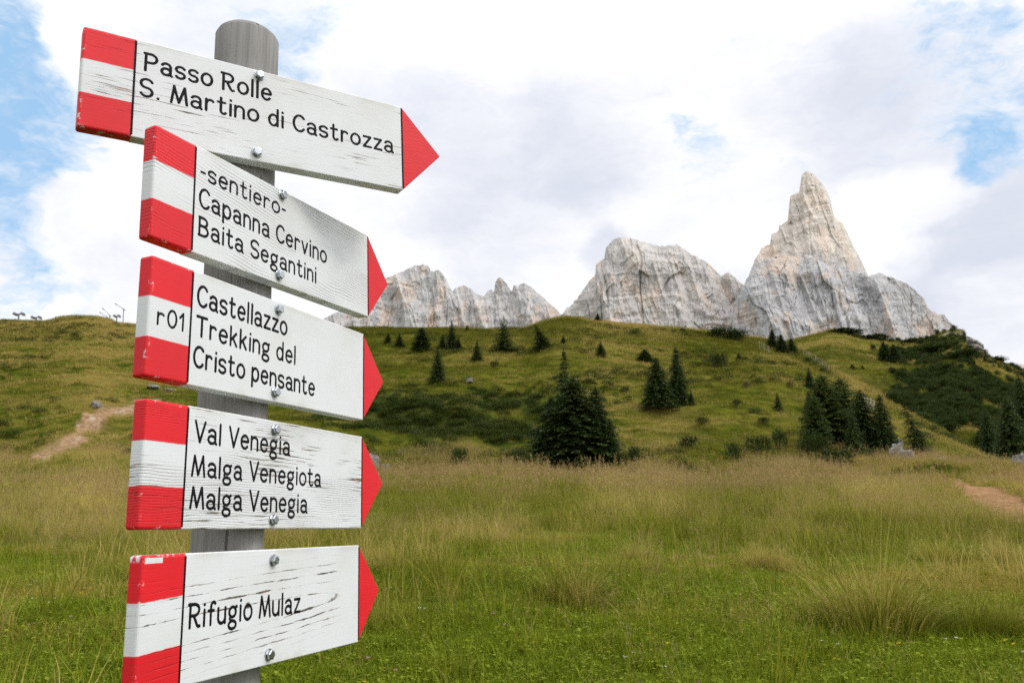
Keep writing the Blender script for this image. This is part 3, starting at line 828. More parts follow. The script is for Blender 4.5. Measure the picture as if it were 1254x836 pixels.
M_FLP = leaf_mat('pink_clover', (.34, .13, .20), (.50, .24, .30), None)

HID = bpy.data.collections.new('clump_library')       # never linked to the scene: only a source of tuft meshes
class Leafs:
    def __init__(s): s.v = []; s.f = []; s.t = []; s.d = []; s.mi = []
    def quad(s, pts, t, d=0., mi=0):
        b = len(s.v); s.v += [tuple(p) for p in pts]; s.t += [t] * len(pts); s.d += [d] * len(pts)
        s.f.append(tuple(range(b, b + len(pts)))); s.mi.append(mi)
    def blade(s, base, hgt, az, lean, wid, seg=3, t=.5, d=0., mi=0, droop=.0):
        dx, dy = math.cos(az), math.sin(az); px, py = -dy, dx
        tw = random.uniform(-.8, .8); qx, qy = px * math.cos(tw) + dx * math.sin(tw), py * math.cos(tw) + dy * math.sin(tw)
        b = len(s.v)
        for i in range(seg + 1):
            k = i / seg
            out = lean * hgt * k ** 1.8
            z = hgt * (k - droop * k ** 3)
            ww = wid * .5 * (1 - k ** 1.5 * .92)
            c = (base[0] + dx * out, base[1] + dy * out, base[2] + z)
            s.v += [(c[0] - qx * ww, c[1] - qy * ww, c[2]), (c[0] + qx * ww, c[1] + qy * ww, c[2])]
            s.t += [t] * 2; s.d += [d] * 2
        for i in range(seg):
            a = b + 2 * i; s.f.append((a, a + 1, a + 3, a + 2)); s.mi.append(mi)
        return (base[0] + dx * lean * hgt, base[1] + dy * lean * hgt, base[2] + hgt * (1 - droop))
    def mesh(s, name, mats):
        me = bpy.data.meshes.new(name); me.from_pydata(s.v, [], s.f)
        for m_ in mats: me.materials.append(m_)
        me.polygons.foreach_set('material_index', s.mi)
        for nm, ar in (('tint', s.t), ('dry', s.d)):
            a = me.attributes.new(nm, 'FLOAT', 'POINT'); a.data.foreach_set('value', ar)
        me.update(); return me

U = random.uniform
def disc(r):
    a = U(0, 6.283); q_ = r * math.sqrt(U(0, 1)); return (q_ * math.cos(a), q_ * math.sin(a), -.01), a
def clump_lawn():
    L = Leafs()
    for i in range(85):
        p, a = disc(.17); L.blade(p, U(.03, .085) * (1 if U(0, 1) < .93 else 1.8), U(0, 6.28), U(.2, 1.1), U(.003, .006), 2, U(.1, 1), U(0, 1) ** 2.4)
    for i in range(26):
        p, a = disc(.17); r = U(.006, .014); z = U(.015, .05); a2 = U(0, 6.28); tl = U(-.5, .5)
        pts = [(p[0] + r * math.cos(a2 + k * 1.2566), p[1] + r * math.sin(a2 + k * 1.2566), z + r * tl * math.cos(k * 1.2566)) for k in range(5)]
        L.quad(pts, U(.2, 1), 0)
    return L.mesh('lawn_tuft', [M_LAWN])
def clump_tall(n=34, r=.16, h=(.12, .56), wd=(.004, .0095), seg=4):
    L = Leafs()
    for i in range(n):
        p, a = disc(r); L.blade(p, U(*h), a + U(-.9, .9), U(.12, .75), U(*wd), seg, U(.1, 1), U(0, 1) ** 1.3, 0, U(0, .3))
    return L.mesh('grass_tuft', [M_TALL])
def clump_seed(n=11, r=.22, h=(.28, .70), wd=.0034, head=.014):
    L = Leafs()
    for i in range(n):
        p, a = disc(r); hh = U(*h); az = a + U(-1, 1); ln = U(.05, .32)
        L.blade(p, hh, az, ln, wd, 4, U(.4, 1), .9, 0)
        for k in range(13):
            f_ = U(.72, 1.02); out = ln * hh * f_ ** 1.8; sp_ = .03 * (1.06 - f_) / .3 + .004
            c = np.array([p[0] + math.cos(az) * out + U(-sp_, sp_), p[1] + math.sin(az) * out + U(-sp_, sp_), hh * f_])
            e = np.array([U(-1, 1), U(-1, 1), U(.2, 1.4)]); e /= np.linalg.norm(e); e *= head * U(.6, 1.5)
            s_ = np.cross(e, [U(-1, 1), U(-1, 1), U(-1, 1)]); s_ /= np.linalg.norm(s_) + 1e-9; s_ *= head * .22
            L.quad([c - s_, c + e * .5 - s_ * .5, c + e, c + s_], U(0, 1), 1, 1)
    for i in range(12):
        p, a = disc(r); L.blade(p, U(.1, .3), a, U(.2, .8), wd * 2, 3, U(.2, 1), U(.2, 1))
    return L.mesh('seed_tuft', [M_TALL, M_SEED])
def clump_tussock():
    L = Leafs()
    for i in range(330):
        p, a = disc(.30); rr_ = math.hypot(p[0], p[1]) / .30
        L.blade(p, U(.34, .74) * (1 - .42 * rr_), a + U(-.5, .5), U(.06, .4) + rr_ * .65, U(.004, .0085), 5, U(.2, 1), U(0, 1) ** 1.1, 0, U(0, .25) + rr_ * .25)
    for i in range(40):
        p, a = disc(.18); L.blade(p, U(.6, .85), a, U(.05, .4), .0025, 4, U(.6, 1), U(.7, 1))
    for i in range(190):
        p, a = disc(.36); L.blade(p, U(.05, .2), a, U(.5, 1.4), .008, 3, U(0, .25), U(0, .6))
    return L.mesh('tussock', [M_TALL])
def clump_hill(h=(.12, .34)):
    L = Leafs()
    for i in range(34):
        p, a = disc(.42); L.blade(p, U(*h), a + U(-1, 1), U(.2, .9), U(.012, .03), 2, U(.1, 1), U(0, 1) ** 1.4)
    return L.mesh('hill_tuft', [M_HILL])
def clump_thicket():
    L = Leafs()
    for i in range(330):
        p, a = disc(.5); z = U(.03, .42) * (1 - (p[0] ** 2 + p[1] ** 2) / .35); e = U(.022, .05); a2 = U(0, 6.28); tl = U(-.6, .6)
        pts = [(p[0] + e * math.cos(a2 + k * 1.5708) * (1 if k % 2 else .55), p[1] + e * math.sin(a2 + k * 1.5708) * (1 if k % 2 else .55), z + e * tl * math.sin(k * 1.5708 + 1)) for k in range(4)]
        L.quad(pts, U(.1, .8))
    return L.mesh('thicket_tuft', [M_LOWS])
def clump_flower(mat_i):
    L = Leafs()
    for i in range(2):
        p, a = disc(.10); hh = U(.06, .13)
        top = L.blade(p, hh, a, U(.1, .5), .003, 2, .5, .1, 0)
        r = U(.009, .014)
        for k in range(9):
            a2 = k * .698; dz = .6
            L.quad([(top[0], top[1], top[2]), (top[0] + r * math.cos(a2 - .3), top[1] + r * math.sin(a2 - .3), top[2] + r * U(.1, dz)), (top[0] + r * 1.1 * math.cos(a2), top[1] + r * 1.1 * math.sin(a2), top[2] + r * U(0, dz)), (top[0] + r * math.cos(a2 + .3), top[1] + r * math.sin(a2 + .3), top[2] + r * U(.1, dz))], U(0, 1), 0, 1)
    return L.mesh('flower_tuft', [M_LAWN, (M_FLY, M_FLW, M_FLP)[mat_i]])

def scatter(name, meshes, pts, scl, mat=None, weights=None, tilt=.12, lift=0.0):
    """one object of the kind stuff: tufts instanced on its points"""
    lib = bpy.data.collections.new(name + '_library')
    for i, me in enumerate(meshes):
        o = bpy.data.objects.new('%s_%02d' % (name, i), me); lib.objects.link(o)
    n = len(pts)
    me = bpy.data.meshes.new(name); me.vertices.add(n); me.vertices.foreach_set('co', np.ascontiguousarray(pts, dtype=np.float32).ravel())
    o = bpy.data.objects.new(name, me); COL.objects.link(o); o['kind'] = 'stuff'
    rot = np.stack([rng.normal(0, tilt, n), rng.normal(0, tilt, n), rng.uniform(0, 6.283, n)], 1)
    set_attr(o, 'rot', rot, 'FLOAT_VECTOR'); set_attr(o, 'scl', scl)
    px_, py_ = np.asarray(pts)[:, 0], np.asarray(pts)[:, 1]
    kf = np.clip(py_ / 45, .35, 3)
    set_attr(o, 'patch', np.clip(fbm(px_ / (7 * kf), py_ / (3.2 * kf), oct=4, seed=95) + .05 + lift, -.9, .9))
    set_attr(o, 'pick', rng.choice(len(meshes), n, p=weights), 'INT')
    gt = bpy.data.node_groups.new(name, 'GeometryNodeTree')
    gt.interface.new_socket('Geometry', in_out='INPUT', socket_type='NodeSocketGeometry')
    gt.interface.new_socket('Geometry', in_out='OUTPUT', socket_type='NodeSocketGeometry')
    nn = gt.nodes; ll = gt.links
    gi = nn.new('NodeGroupInput'); go = nn.new('NodeGroupOutput')
    ci = nn.new('GeometryNodeCollectionInfo'); ci.inputs['Collection'].default_value = lib
    ci.inputs['Separate Children'].default_value = True; ci.inputs['Reset Children'].default_value = True
    ip = nn.new('GeometryNodeInstanceOnPoints'); ip.inputs['Pick Instance'].default_value = True
    def na(nm, ty):
        a = nn.new('GeometryNodeInputNamedAttribute'); a.data_type = ty; a.inputs['Name'].default_value = nm
        return [s for s in a.outputs if s.enabled and s.name == 'Attribute'][0]
    ll.new(gi.outputs[0], ip.inputs['Points']); ll.new(ci.outputs[0], ip.inputs['Instance'])
    ll.new(na('pick', 'INT'), ip.inputs['Instance Index'])
    ll.new(na('rot', 'FLOAT_VECTOR'), ip.inputs['Rotation']); ll.new(na('scl', 'FLOAT'), ip.inputs['Scale'])
    ll.new(ip.outputs[0], go.inputs[0])
    md = o.modifiers.new('scatter', 'NODES'); md.node_group = gt
    return o

def field(n, y0, y1, dens, spread=.78, qoff=0.0):
    """points over the wedge of ground in front, thinned by dens(x, y) in 0..1; bare paths stay bare"""
    y = np.sqrt(rng.uniform(y0 ** 2, y1 ** 2, n)); q = rng.uniform(-spread, spread, n) + qoff
    x = q * y
    keep = rng.uniform(0, 1, n) < dens(x, y) * (1 - path_mask(x, y)) 
    x, y = x[keep], y[keep]
    return x, y, np.stack([x, y, height(x, y) - .01], 1)

def lushness(x, y):                                 # where the short turf is open, near the path and the camera
    return 1 - sstep(9.0, 17.0, y + fbm(x / 3.2, y / 3.2, oct=3, seed=90) * 4.5 + np.where(x > 0, 0, 3))

# short turf
x, y, p = field(42000, 4.0, 24, lambda x, y: .55 + .45 * lushness(x, y))
scatter('short_grass', [clump_lawn() for i in range(4)], p, rng.uniform(.75, 1.5, len(p)))
# long grass
tall = lambda x, y: np.clip((1 - lushness(x, y)) * (.55 + .6 * fbm(x / 1.7, y / 1.7, oct=3, seed=91)), .09, 1)
x, y, p = field(11000, 4.5, 26, tall)
scatter('tall_grass', [clump_tall() for i in range(4)], p, rng.uniform(.6, 1.25, len(p)))
x, y, p = field(42000, 24, YM + 18, lambda x, y: .75 * (1 - .75 * sstep(YM, YM + 12, y)))
scatter('meadow_grass', [clump_tall(26, .26, (.10, .45), (.011, .021), 3) for i in range(4)], p, rng.uniform(.7, 1.3, len(p)))
# flowering stems
sd = lambda x, y: np.clip((1 - lushness(x, y)) * (.45 + .75 * fbm(x / 4, y / 4, oct=3, seed=93)), .05, 1)
x, y, p = field(6500, 4.5, 26, sd)
scatter('seed_head_grass', [clump_seed() for i in range(4)], p, rng.uniform(.6, 1.1, len(p)))
x, y, p = field(30000, 22, YM + 14, lambda x, y: np.clip(.08 + .34 * sstep(28, 50, y) - .35 * sstep(YM, YM + 10, y) + .9 * fbm(x / 6, y / 6, oct=3, seed=94), .08, 1))
scatter('flowering_grass', [clump_seed(10, .32, (.28, .66), .0065, .030) for i in range(4)], p, np.where(rng.uniform(0, 1, len(p)) < .12, rng.uniform(1.3, 1.9, len(p)), rng.uniform(.5, 1.25, len(p))))
# tussocks
TUS = [(1075, 772, 1.45), (1045, 768, .9), (1110, 770, 1.0), (690, 735, 1.15), (715, 745, .9), (720, 636, 1.1), (930, 695, .9), (960, 700, .75), (1190, 780, .85), (1225, 775, .8), (780, 690, .8), (820, 600, 1.0), (870, 655, .9),
       (540, 660, .8), (1150, 690, .9), (1010, 640, .9), (640, 650, .9), (905, 620, 1.0), (1230, 690, .8), (980, 590, 1.1), (760, 600, 1.0), (1080, 620, 1.0), (570, 600, 1.0), (480, 620, .9), (60, 640, .8), (120, 610, .8)]
tp = [(pick(a, b_, y1=60), s_) for a, b_, s_ in TUS]; tp = [(p_, s_) for p_, s_ in tp if p_ is not None]
x, y, p = field(700, 7.5, 34, lambda x, y: np.clip(.25 + .8 * fbm(x / 3.5, y / 3.5, oct=2, seed=92), .05, 1) * (1 - .8 * lushness(x, y)))
scatter('tussock_grass', [clump_tussock() for i in range(3)], np.concatenate([np.array([p_ for p_, s_ in tp]), p]), np.concatenate([np.array([s_ for p_, s_ in tp]), rng.uniform(.4, .95, len(p))]), tilt=.05, lift=np.concatenate([np.full(len(tp), .35), np.zeros(len(p))]))
# flowers
x, y, p = field(420, 4.5, 16, lambda x, y: .15 + .6 * lushness(x, y))
scatter('wildflowers', [clump_flower(0), clump_flower(1), clump_flower(2)], p, rng.uniform(.8, 1.4, len(p)), weights=[.4, .3, .3])
# hillsides
def dry_band(x, y): return fbm(x / 16, y / 6, oct=3, seed=95)
x, y, p = field(90000, YM + 2, 165, lambda x, y: .9 * (1 - .6 * scrub_mask(x, y)))
scatter('hill_grass', [clump_hill() for i in range(5)], p, rng.uniform(.6, 1.5, len(p)) * (.8 + .4 * sstep(60, 150, p[:, 1])), lift=.12 + .25 * fbm(p[:, 0] / 22, p[:, 1] / 9, oct=3, seed=70))
x, y, p = field(30000, 150, 345, lambda x, y: .9 + 0 * x, .26, .5)
scatter('upland_grass', [clump_hill((.2, .5)) for i in range(3)], p, rng.uniform(1.0, 2.0, len(p)))
x, y, p = field(90000, YM + 2, 135, lambda x, y: np.maximum(.5 * scrub_mask(x, y) ** 1.5, .09 * sstep(.15, .6, fbm(x / 9, y / 4.5, oct=4, seed=66))))
if len(p): scatter('low_thicket', [clump_thicket() for i in range(4)], p, rng.uniform(.7, 1.7, len(p)))

# ------------------------------------------------------------------ trees and shrubs (unit crowns: one metre high and about one metre wide)
def spray(L, base, dirv, ln, wd, t):
    d = np.array(dirv, float); d /= np.linalg.norm(d) + 1e-9
    s_ = np.cross(d, [U(-.5, .5), U(-.5, .5), 1]); s_ /= np.linalg.norm(s_) + 1e-9
    b = np.array(base); 
    L.quad([b, b + d * ln * .45 - s_ * wd, b + d * ln, b + d * ln * .5 + s_ * wd], t)

def crown_spruce(seed, whorls=26, br=9, start=.05, power=.85, droop=.30, gap=.1, bend=0.0, mat=None, dens=1.0, sl=.085):
    random.seed(seed)
    L = Leafs()
    for wv_ in range(whorls):
        f_ = (wv_ + U(-.3, .3)) / whorls; z = start + (1 - start) * max(0, f_)
        Rr = .5 * (1 - f_) ** power * U(.82, 1.1) + .012
        off = U(0, 6.28)
        for k in range(br):
            if U(0, 1) < gap: continue
            a = off + 6.283 * k / br + U(-.25, .25); ln = Rr * U(.7, 1.12)
            lift = U(-.05, .25) * (.4 + f_)
            n = max(3, int(ln / .032 * dens))
            for j in range(n):
                k2 = (j + U(.2, .9)) / n
                cx = math.cos(a) * ln * k2; cy = math.sin(a) * ln * k2
                cz = z + ln * (lift * k2 - droop * k2 ** 2)
                for side in (-1, 1):
                    aa = a + side * U(.5, 1.1)
                    s_ = sl * (1.15 - .55 * k2) * U(.7, 1.2) * (.45 + .75 * (1 - f_))
                    spray(L, (cx + bend * z * z, cy, cz), (math.cos(aa), math.sin(aa), U(-.55, .1)), s_, s_ * .2, U(.15, .95))
                if j % 2 == 0: spray(L, (cx + bend * z * z, cy, cz), (math.cos(a), math.sin(a), U(.0, .5)), sl * .6 * (.45 + .75 * (1 - f_)), sl * .12, U(.3, 1))
    for k in range(16):
        z = U(.9, .985); spray(L, (bend * z * z, 0, z), (U(-.4, .4), U(-.4, .4), 1), .05, .008, U(.3, .9))
    spray(L, (bend, 0, .95), (0, 0, 1), .055, .006, .6)
    return L.mesh('crown', [mat or M_SPRUCE])
def crown_bush(seed, n=900, mat=None, flat=1.0, lobes=5):
    random.seed(seed)
    L = Leafs()
    cs = [(U(-.24, .24), U(-.24, .24), U(.25, .5), U(.2, .34)) for i in range(lobes)]
    for i in range(n):
        cx, cy, cz, r = random.choice(cs)
        d = np.array([U(-1, 1), U(-1, 1), U(-.7, 1.1)]); d /= np.linalg.norm(d)
        q_ = r * U(.45, 1.05)
        c = np.array([cx, cy, cz]) + d * q_ * np.array([1, 1, 1.35])
        c[2] = max(c[2], .02)
        spray(L, c, (d[0] * .6 + U(-.3, .3), d[1] * .6 + U(-.3, .3), U(.2, 1.1)), U(.05, .12), U(.010, .022), U(.15, .9))
    return L.mesh('crown', [mat or M_PINE])
def trunk_mesh(h=1.0, r=.02, bend=0.0):
    bm = bmesh.new(); prev = None
    for z, k in ((-.06, 1.25), (0.02, 1.0), (.3, .75), (.6, .45), (.94, .1)):
        ring = [bm.verts.new((r * k * math.cos(i * .7854) + bend * z * z, r * k * math.sin(i * .7854), z * h)) for i in range(8)]
        if prev:
            for i in range(8): bm.faces.new((prev[i], prev[(i + 1) % 8], ring[(i + 1) % 8], ring[i]))
        prev = ring
    bm.faces.new(prev)
    me = bpy.data.meshes.new('trunk'); bm.to_mesh(me); bm.free(); me.materials.append(M_BARK); return me
def stems_mesh():
    bm = bmesh.new()
    for k in range(5):
        a = k * 1.256; tip = (.22 * math.cos(a), .22 * math.sin(a), .5)
        lo = [bm.verts.new((.02 * math.cos(a + j * 2.09) , .02 * math.sin(a + j * 2.09), -.05)) for j in range(3)]
        hi_ = [bm.verts.new((tip[0] + .006 * math.cos(j * 2.09), tip[1] + .006 * math.sin(j * 2.09), tip[2])) for j in range(3)]
        for j in range(3): bm.faces.new((lo[j], lo[(j + 1) % 3], hi_[(j + 1) % 3], hi_[j]))
    me = bpy.data.meshes.new('stems'); bm.to_mesh(me); bm.free(); me.materials.append(M_BARK); return me

CROWN = {
 'spruce': [(crown_spruce(101, 28, 12, .03, .8, dens=1.3), trunk_mesh()), (crown_spruce(102, 26, 11, .03, .75, .36, .12, dens=1.3), trunk_mesh()), (crown_spruce(103, 30, 12, .03, .9, .25, .1, dens=1.3), trunk_mesh())],
 'full': [(crown_spruce(111, 34, 15, .02, .62, .30, .04, dens=1.5), trunk_mesh(r=.025)), (crown_spruce(112, 34, 15, .02, .52, .26, .05, dens=1.5), trunk_mesh(r=.025))],
 'lean': [(crown_spruce(121, 26, 10, .03, .8, .32, .12, bend=-.28), trunk_mesh(bend=-.28))],
 'larch': [(crown_spruce(131, 26, 11, .08, .62, .12, .2, mat=M_LARCH, sl=.07, dens=1.2), trunk_mesh()), (crown_spruce(132, 34, 15, .02, .42, .10, .06, mat=M_LARCH, sl=.09, dens=1.6), trunk_mesh())],
 'bush': [(crown_bush(141), stems_mesh()), (crown_bush(142, lobes=7), stems_mesh())],
 'mound': [(crown_bush(151, 1500, lobes=10), stems_mesh())],
 'rust': [(crown_bush(161, 500, M_RUST), stems_mesh())],
}
random.seed(5)
DIST = {}
def plant(kind, px, py, top, wpx, name, label, cat, y=None, group=None, v=None):
    """a thing standing on the slope where the photograph shows its foot"""
    p = None
    if y is None:
        p = pick(px, py)
        if p is None:
            q, t = qt(px, py); ys = np.linspace(90, 335, 400); dd = height(q * ys, ys) - EYE - t * ys
            k = int(np.argmax(dd)); p = np.array([q * ys[k], ys[k], float(height(q * ys[k], ys[k]))])
    else:
        q, t = qt(px, py); p = np.array([q * y, y, float(height(q * y, y))])
    _, t = qt(px, top)
    hgt = max(.4, EYE + t * p[1] - p[2])
    depth = float(np.dot(np.array([p[0], p[1], p[2] - EYE]), VIEW))
    wid = wpx / F * depth * {'spruce': 1.35, 'full': 1.3, 'lean': 1.4, 'larch': 1.35, 'rust': 1.2, 'mound': 1.35, 'bush': 1.25}[kind]
    root = empty(name, tuple(p), label, cat, group)
    cm, tm = random.choice(CROWN[kind]) if v is None else CROWN[kind][v]
    for nm, me in (('crown', cm), ('trunk' if kind not in ('bush', 'mound', 'rust') else 'stems', tm)):
        o = bpy.data.objects.new(nm, me); COL.objects.link(o); o.parent = root
        o.scale = (wid, wid, hgt)
    root.rotation_euler = (0, 0, 0 if kind == 'lean' else U(0, 6.28))
    return root
T = 'spruce_tree'
TREES = [
 ('spruce', 693, 546, 427, 50, T, 'tallest spruce with bare spire top, rising behind the big dark clump at the meadow edge', 'tree', 66, None),
 ('full', 677, 551, 486, 56, T, 'lower dark spruce forming the left side of the big clump at the meadow edge', 'tree', 62, 0),
 ('full', 704, 554, 463, 88, T, 'broadest dark spruce forming the middle of the big clump at the meadow edge', 'tree', 60, 1),
 ('full', 731, 553, 474, 56, T, 'dark spruce forming the right side of the big clump at the meadow edge', 'tree', 61, 0),
 ('full', 748, 553, 512, 26, T, 'short spruce at the outer right foot of the big meadow-edge clump', 'tree', 59, None),
 ('spruce', 475, 422, 407, 12, T, 'small spruce on the upper slope close beside the third sign board, left of its twin', 'tree', None, None),
 ('spruce', 489, 425, 408, 13, T, 'small spruce just right of the one closest to the third sign board', 'tree', None, None),
 ('full', 516, 430, 401, 24, T, 'rounded bushy spruce on the upper slope left of the slim three-tree group', 'tree', None, None),
 ('spruce', 542, 426, 409, 12, T, 'little spruce on the left of the slim pointed one below the crest', 'tree', None, None),
 ('spruce', 553, 429, 392, 17, T, 'slim pointed spruce breaking the crest line, between two little ones', 'tree', None, None),
 ('spruce', 561, 429, 412, 12, T, 'little spruce on the right of the slim pointed one below the crest', 'tree', None, None),
 ('spruce', 584, 440, 416, 14, T, 'small spruce between the slim pointed group and the pale larch', 'tree', None, None),
 ('spruce', 572, 406, 398, 8, T, 'tiny spruce poking over the crest left of the pale larch', 'tree', None, None),
 ('larch', 617, 431, 387, 30, 'larch_tree', 'pale airy larch on the upper slope beneath the jagged peaks', 'tree', None, 0),
 ('lean', 665, 428, 397, 26, T, 'dark lopsided spruce on the upper slope right of the pale larch', 'tree', None, None),
 ('spruce', 536, 466, 423, 22, T, 'lone spruce in the middle of the slope, right of the fourth board\'s level', 'tree', None, None),
 ('bush', 605, 450, 440, 11, 'shrub', 'small dark shrub alone on the tan grass below the pale larch', 'shrub', None, None),
 ('spruce', 736, 437, 417, 13, T, 'small lone spruce above and right of the big meadow-edge clump', 'tree', None, None),
 ('spruce', 732, 393, 383, 10, T, 'tiny spruce on the grassy bump of the crest', 'tree', None, None),
 ('bush', 836, 408, 400, 9, 'shrub', 'tiny dark shrub on the crest in front of the middle massif', 'shrub', None, None),
 ('larch', 790, 444, 428, 17, 'larch_tree', 'small grey green larch behind the pair of dark trees', 'tree', None, 1),
 ('full', 806, 498, 437, 40, T, 'wide dark spruce in the pair on the middle slope', 'tree', None, None),
 ('full', 831, 495, 424, 30, T, 'tall narrow spruce on the right of the pair on the middle slope', 'tree', None, None),
 ('spruce', 847, 495, 477, 9, T, 'little spruce at the right foot of the pair on the middle slope', 'tree', None, None),
 ('bush', 843, 556, 529, 28, 'shrub', 'round dark shrub at the meadow edge right of the big spruce clump', 'shrub', 62, None),
 ('bush', 877, 449, 430, 25, 'shrub', 'cone-shaped dark shrub alone high on the middle slope', 'shrub', None, None),
 ('mound', 884, 413, 399, 30, 'shrub', 'low dwarf pine mound on the crest, left half of the dark hedge', 'shrub', None, None),
 ('mound', 905, 416, 401, 28, 'shrub', 'low dwarf pine mound on the crest, right half of the dark hedge', 'shrub', None, None),
 ('full', 947, 428, 403, 16, T, 'spruce at the left of the dark three-tree row on the ridge', 'tree', None, None),
 ('full', 958, 432, 409, 15, T, 'spruce in the middle of the dark three-tree row on the ridge', 'tree', None, None),
 ('full', 970, 434, 414, 14, T, 'spruce at the right of the dark three-tree row on the ridge', 'tree', None, None),
 ('bush', 989, 444, 435, 11, 'shrub', 'small dark shrub on the ridge just below the three-tree row', 'shrub', None, None),
 ('spruce', 992, 475, 450, 15, T, 'thin greyish spruce above the big larch group', 'tree', None, None),
 ('full', 992, 505, 479, 15, T, 'small black spruce left of the top of the big larch group', 'tree', None, None),
 ('rust', 913, 475, 465, 12, 'shrub', 'rusty brown leafless shrub on the slope below the cone-shaped shrub', 'shrub', None, None),
 ('rust', 967, 475, 464, 12, 'shrub', 'rusty brown leafless shrub on the slope left of the thin greyish spruce', 'shrub', None, None),
 ('larch', 1016, 566, 459, 50, 'larch_tree', 'big soft green larch at the left of the tall group by the rocks', 'tree', 66, 1),
 ('larch', 1038, 566, 463, 50, 'larch_tree', 'big soft green larch in the middle of the tall group by the rocks', 'tree', 68, 1),
 ('full', 1062, 568, 477, 46, T, 'dark sloping spruce at the right of the tall group by the rocks', 'tree', 64, None),
 ('full', 1085, 560, 482, 34, T, 'separate pointed spruce between the tall group and the pale rocks', 'tree', 63, None),
 ('lean', 1128, 566, 496, 36, T, 'leaning ragged spruce to the right of the pale rocks', 'tree', 63, None),
 ('bush', 927, 554, 526, 32, 'shrub', 'low leafy shrub at the meadow edge left of the dark upright one', 'shrub', 62, None),
 ('bush', 955, 558, 518, 26, 'shrub', 'dark upright shrub at the meadow edge left of the big larch group', 'shrub', 63, None),
 ('bush', 993, 556, 521, 34, 'shrub', 'leafy shrub at the left foot of the big larch group', 'shrub', 61, None),
 ('bush', 1074, 568, 545, 18, 'shrub', 'small shrub between the two spruces left of the pale rocks', 'shrub', 60, None),
 ('mound', 1026, 413, 402, 30, 'shrub', 'dwarf pine mound on the far crest, left one of two', 'shrub', 322, None),
 ('mound', 1042, 416, 404, 30, 'shrub', 'dwarf pine mound on the far crest, right one of two', 'shrub', 320, None),
 ('mound', 1067, 419, 408, 34, 'shrub', 'long low dwarf pine mound right of the two on the far crest', 'shrub', 318, None),
 ('full', 1084, 442, 418, 18, T, 'dark stout tree on the far slope below the long pine mound, left of its neighbour', 'tree', None, None),
 ('full', 1096, 443, 421, 16, T, 'dark stout tree on the far slope directly right of its neighbour', 'tree', None, None),
 ('spruce', 1044, 452, 445, 8, T, 'tiny spruce on the green far slope beyond the ridge fence', 'tree', None, None),
 ('spruce', 1056, 452, 447, 6, T, 'tiny spruce right beside another on the green far slope', 'tree', None, None),
 ('mound', 1121, 424, 415, 30, 'shrub', 'low dark pine shrub on the far crest left of the rocky knoll', 'shrub', 315, None),
 ('mound', 1150, 432, 421, 34, 'shrub', 'low dark pine shrub on the slope beneath the rocky knoll', 'shrub', None, None),
 ('mound', 1178, 440, 428, 34, 'shrub', 'low dark pine shrub right below the rocky knoll', 'shrub', None, None),
 ('spruce', 1192, 442, 424, 14, T, 'dark spruce on the far skyline just right of the rocky knoll', 'tree', 318, None),
 ('spruce', 1204, 448, 431, 12, T, 'spruce second from the rocky knoll on the far skyline', 'tree', 318, None),
 ('mound', 1222, 460, 444, 34, 'shrub', 'dark pine mound on the falling far skyline', 'shrub', 318, None),
 ('mound', 1188, 462, 452, 26, 'shrub', 'dark pine mound on the open far slope under the skyline spruces', 'shrub', None, None),
 ('full', 1243, 566, 486, 42, T, 'tall black spruce cut by the right edge, behind the reddish path', 'tree', 90, None),
 ('full', 1256, 520, 458, 30, T, 'black spruce higher up, cut by the right edge', 'tree', 150, None),
 ('spruce', 905, 440, 432, 7, T, 'tiny spruce between the cone-shaped shrub and the ridge fence posts', 'tree', None, None),
 ('bush', 903, 497, 486, 12, 'shrub', 'small dark shrub in the hollow higher up the slope, left of the big larch group', 'shrub', None, None),
 ('spruce', 953, 502, 480, 13, T, 'dim small spruce in the hollow below the rusty shrub left of the larch group', 'tree', None, None),
 ('bush', 934, 520, 508, 16, 'shrub', 'low shrub halfway between the hollow and the meadow edge left of the larches', 'shrub', None, None),
 ('bush', 766, 480, 471, 12, 'shrub', 'small shrub on the open slope between the big clump and the pair of trees', 'shrub', None, None),
 ('bush', 636, 486, 478, 10, 'shrub', 'small shrub on the slope left of the spire of the big clump', 'shrub', None, None),
 ('spruce', 690, 420, 411, 8, T, 'tiny spruce just under the grassy bump of the crest', 'tree', None, None),
 ('bush', 860, 520, 508, 18, 'shrub', 'low shrub on the lower slope right of the pair of trees', 'shrub', None, None),
 ('bush', 900, 552, 536, 24, 'shrub', 'leafy shrub at the meadow edge between the round dark shrub and the low leafy one', 'shrub', 60, None),
 ('bush', 775, 552, 540, 20, 'shrub', 'low shrub at the meadow edge, right of the big spruce clump', 'shrub', 58, None),
 ('bush', 640, 554, 540, 26, 'shrub', 'low shrub at the meadow edge against the left foot of the big spruce clump', 'shrub', 58, None),
 ('bush', 560, 552, 540, 24, 'shrub', 'low shrub in the dark bank at the meadow edge, left of the big spruce clump', 'shrub', 58, None),
 ('spruce', 1049, 566, 494, 26, T, 'pointed spruce pushed into the front of the tall group by the rocks', 'tree', 61, 1),
 ('larch', 1003, 566, 484, 30, 'larch_tree', 'smaller larch leaning on the outer left of the tall group by the rocks', 'tree', 63, 1),
 ('bush', 1022, 568, 540, 40, 'shrub', 'leafy shrub in front of the middle of the tall group by the rocks', 'shrub', 58, None),
 ('full', 1192, 510, 474, 20, T, 'dark spruce standing out of the thicket on the far slope, upper one', 'tree', 190, None),
 ('full', 1212, 545, 500, 26, T, 'dark spruce standing out of the thicket behind the reddish path', 'tree', 130, None),
]
for kd, px, py, tp_, wd, nm, lb, ct, yy, vv in TREES:
    plant(kd, px, py, tp_, wd, nm, lb, ct, yy, None, vv)
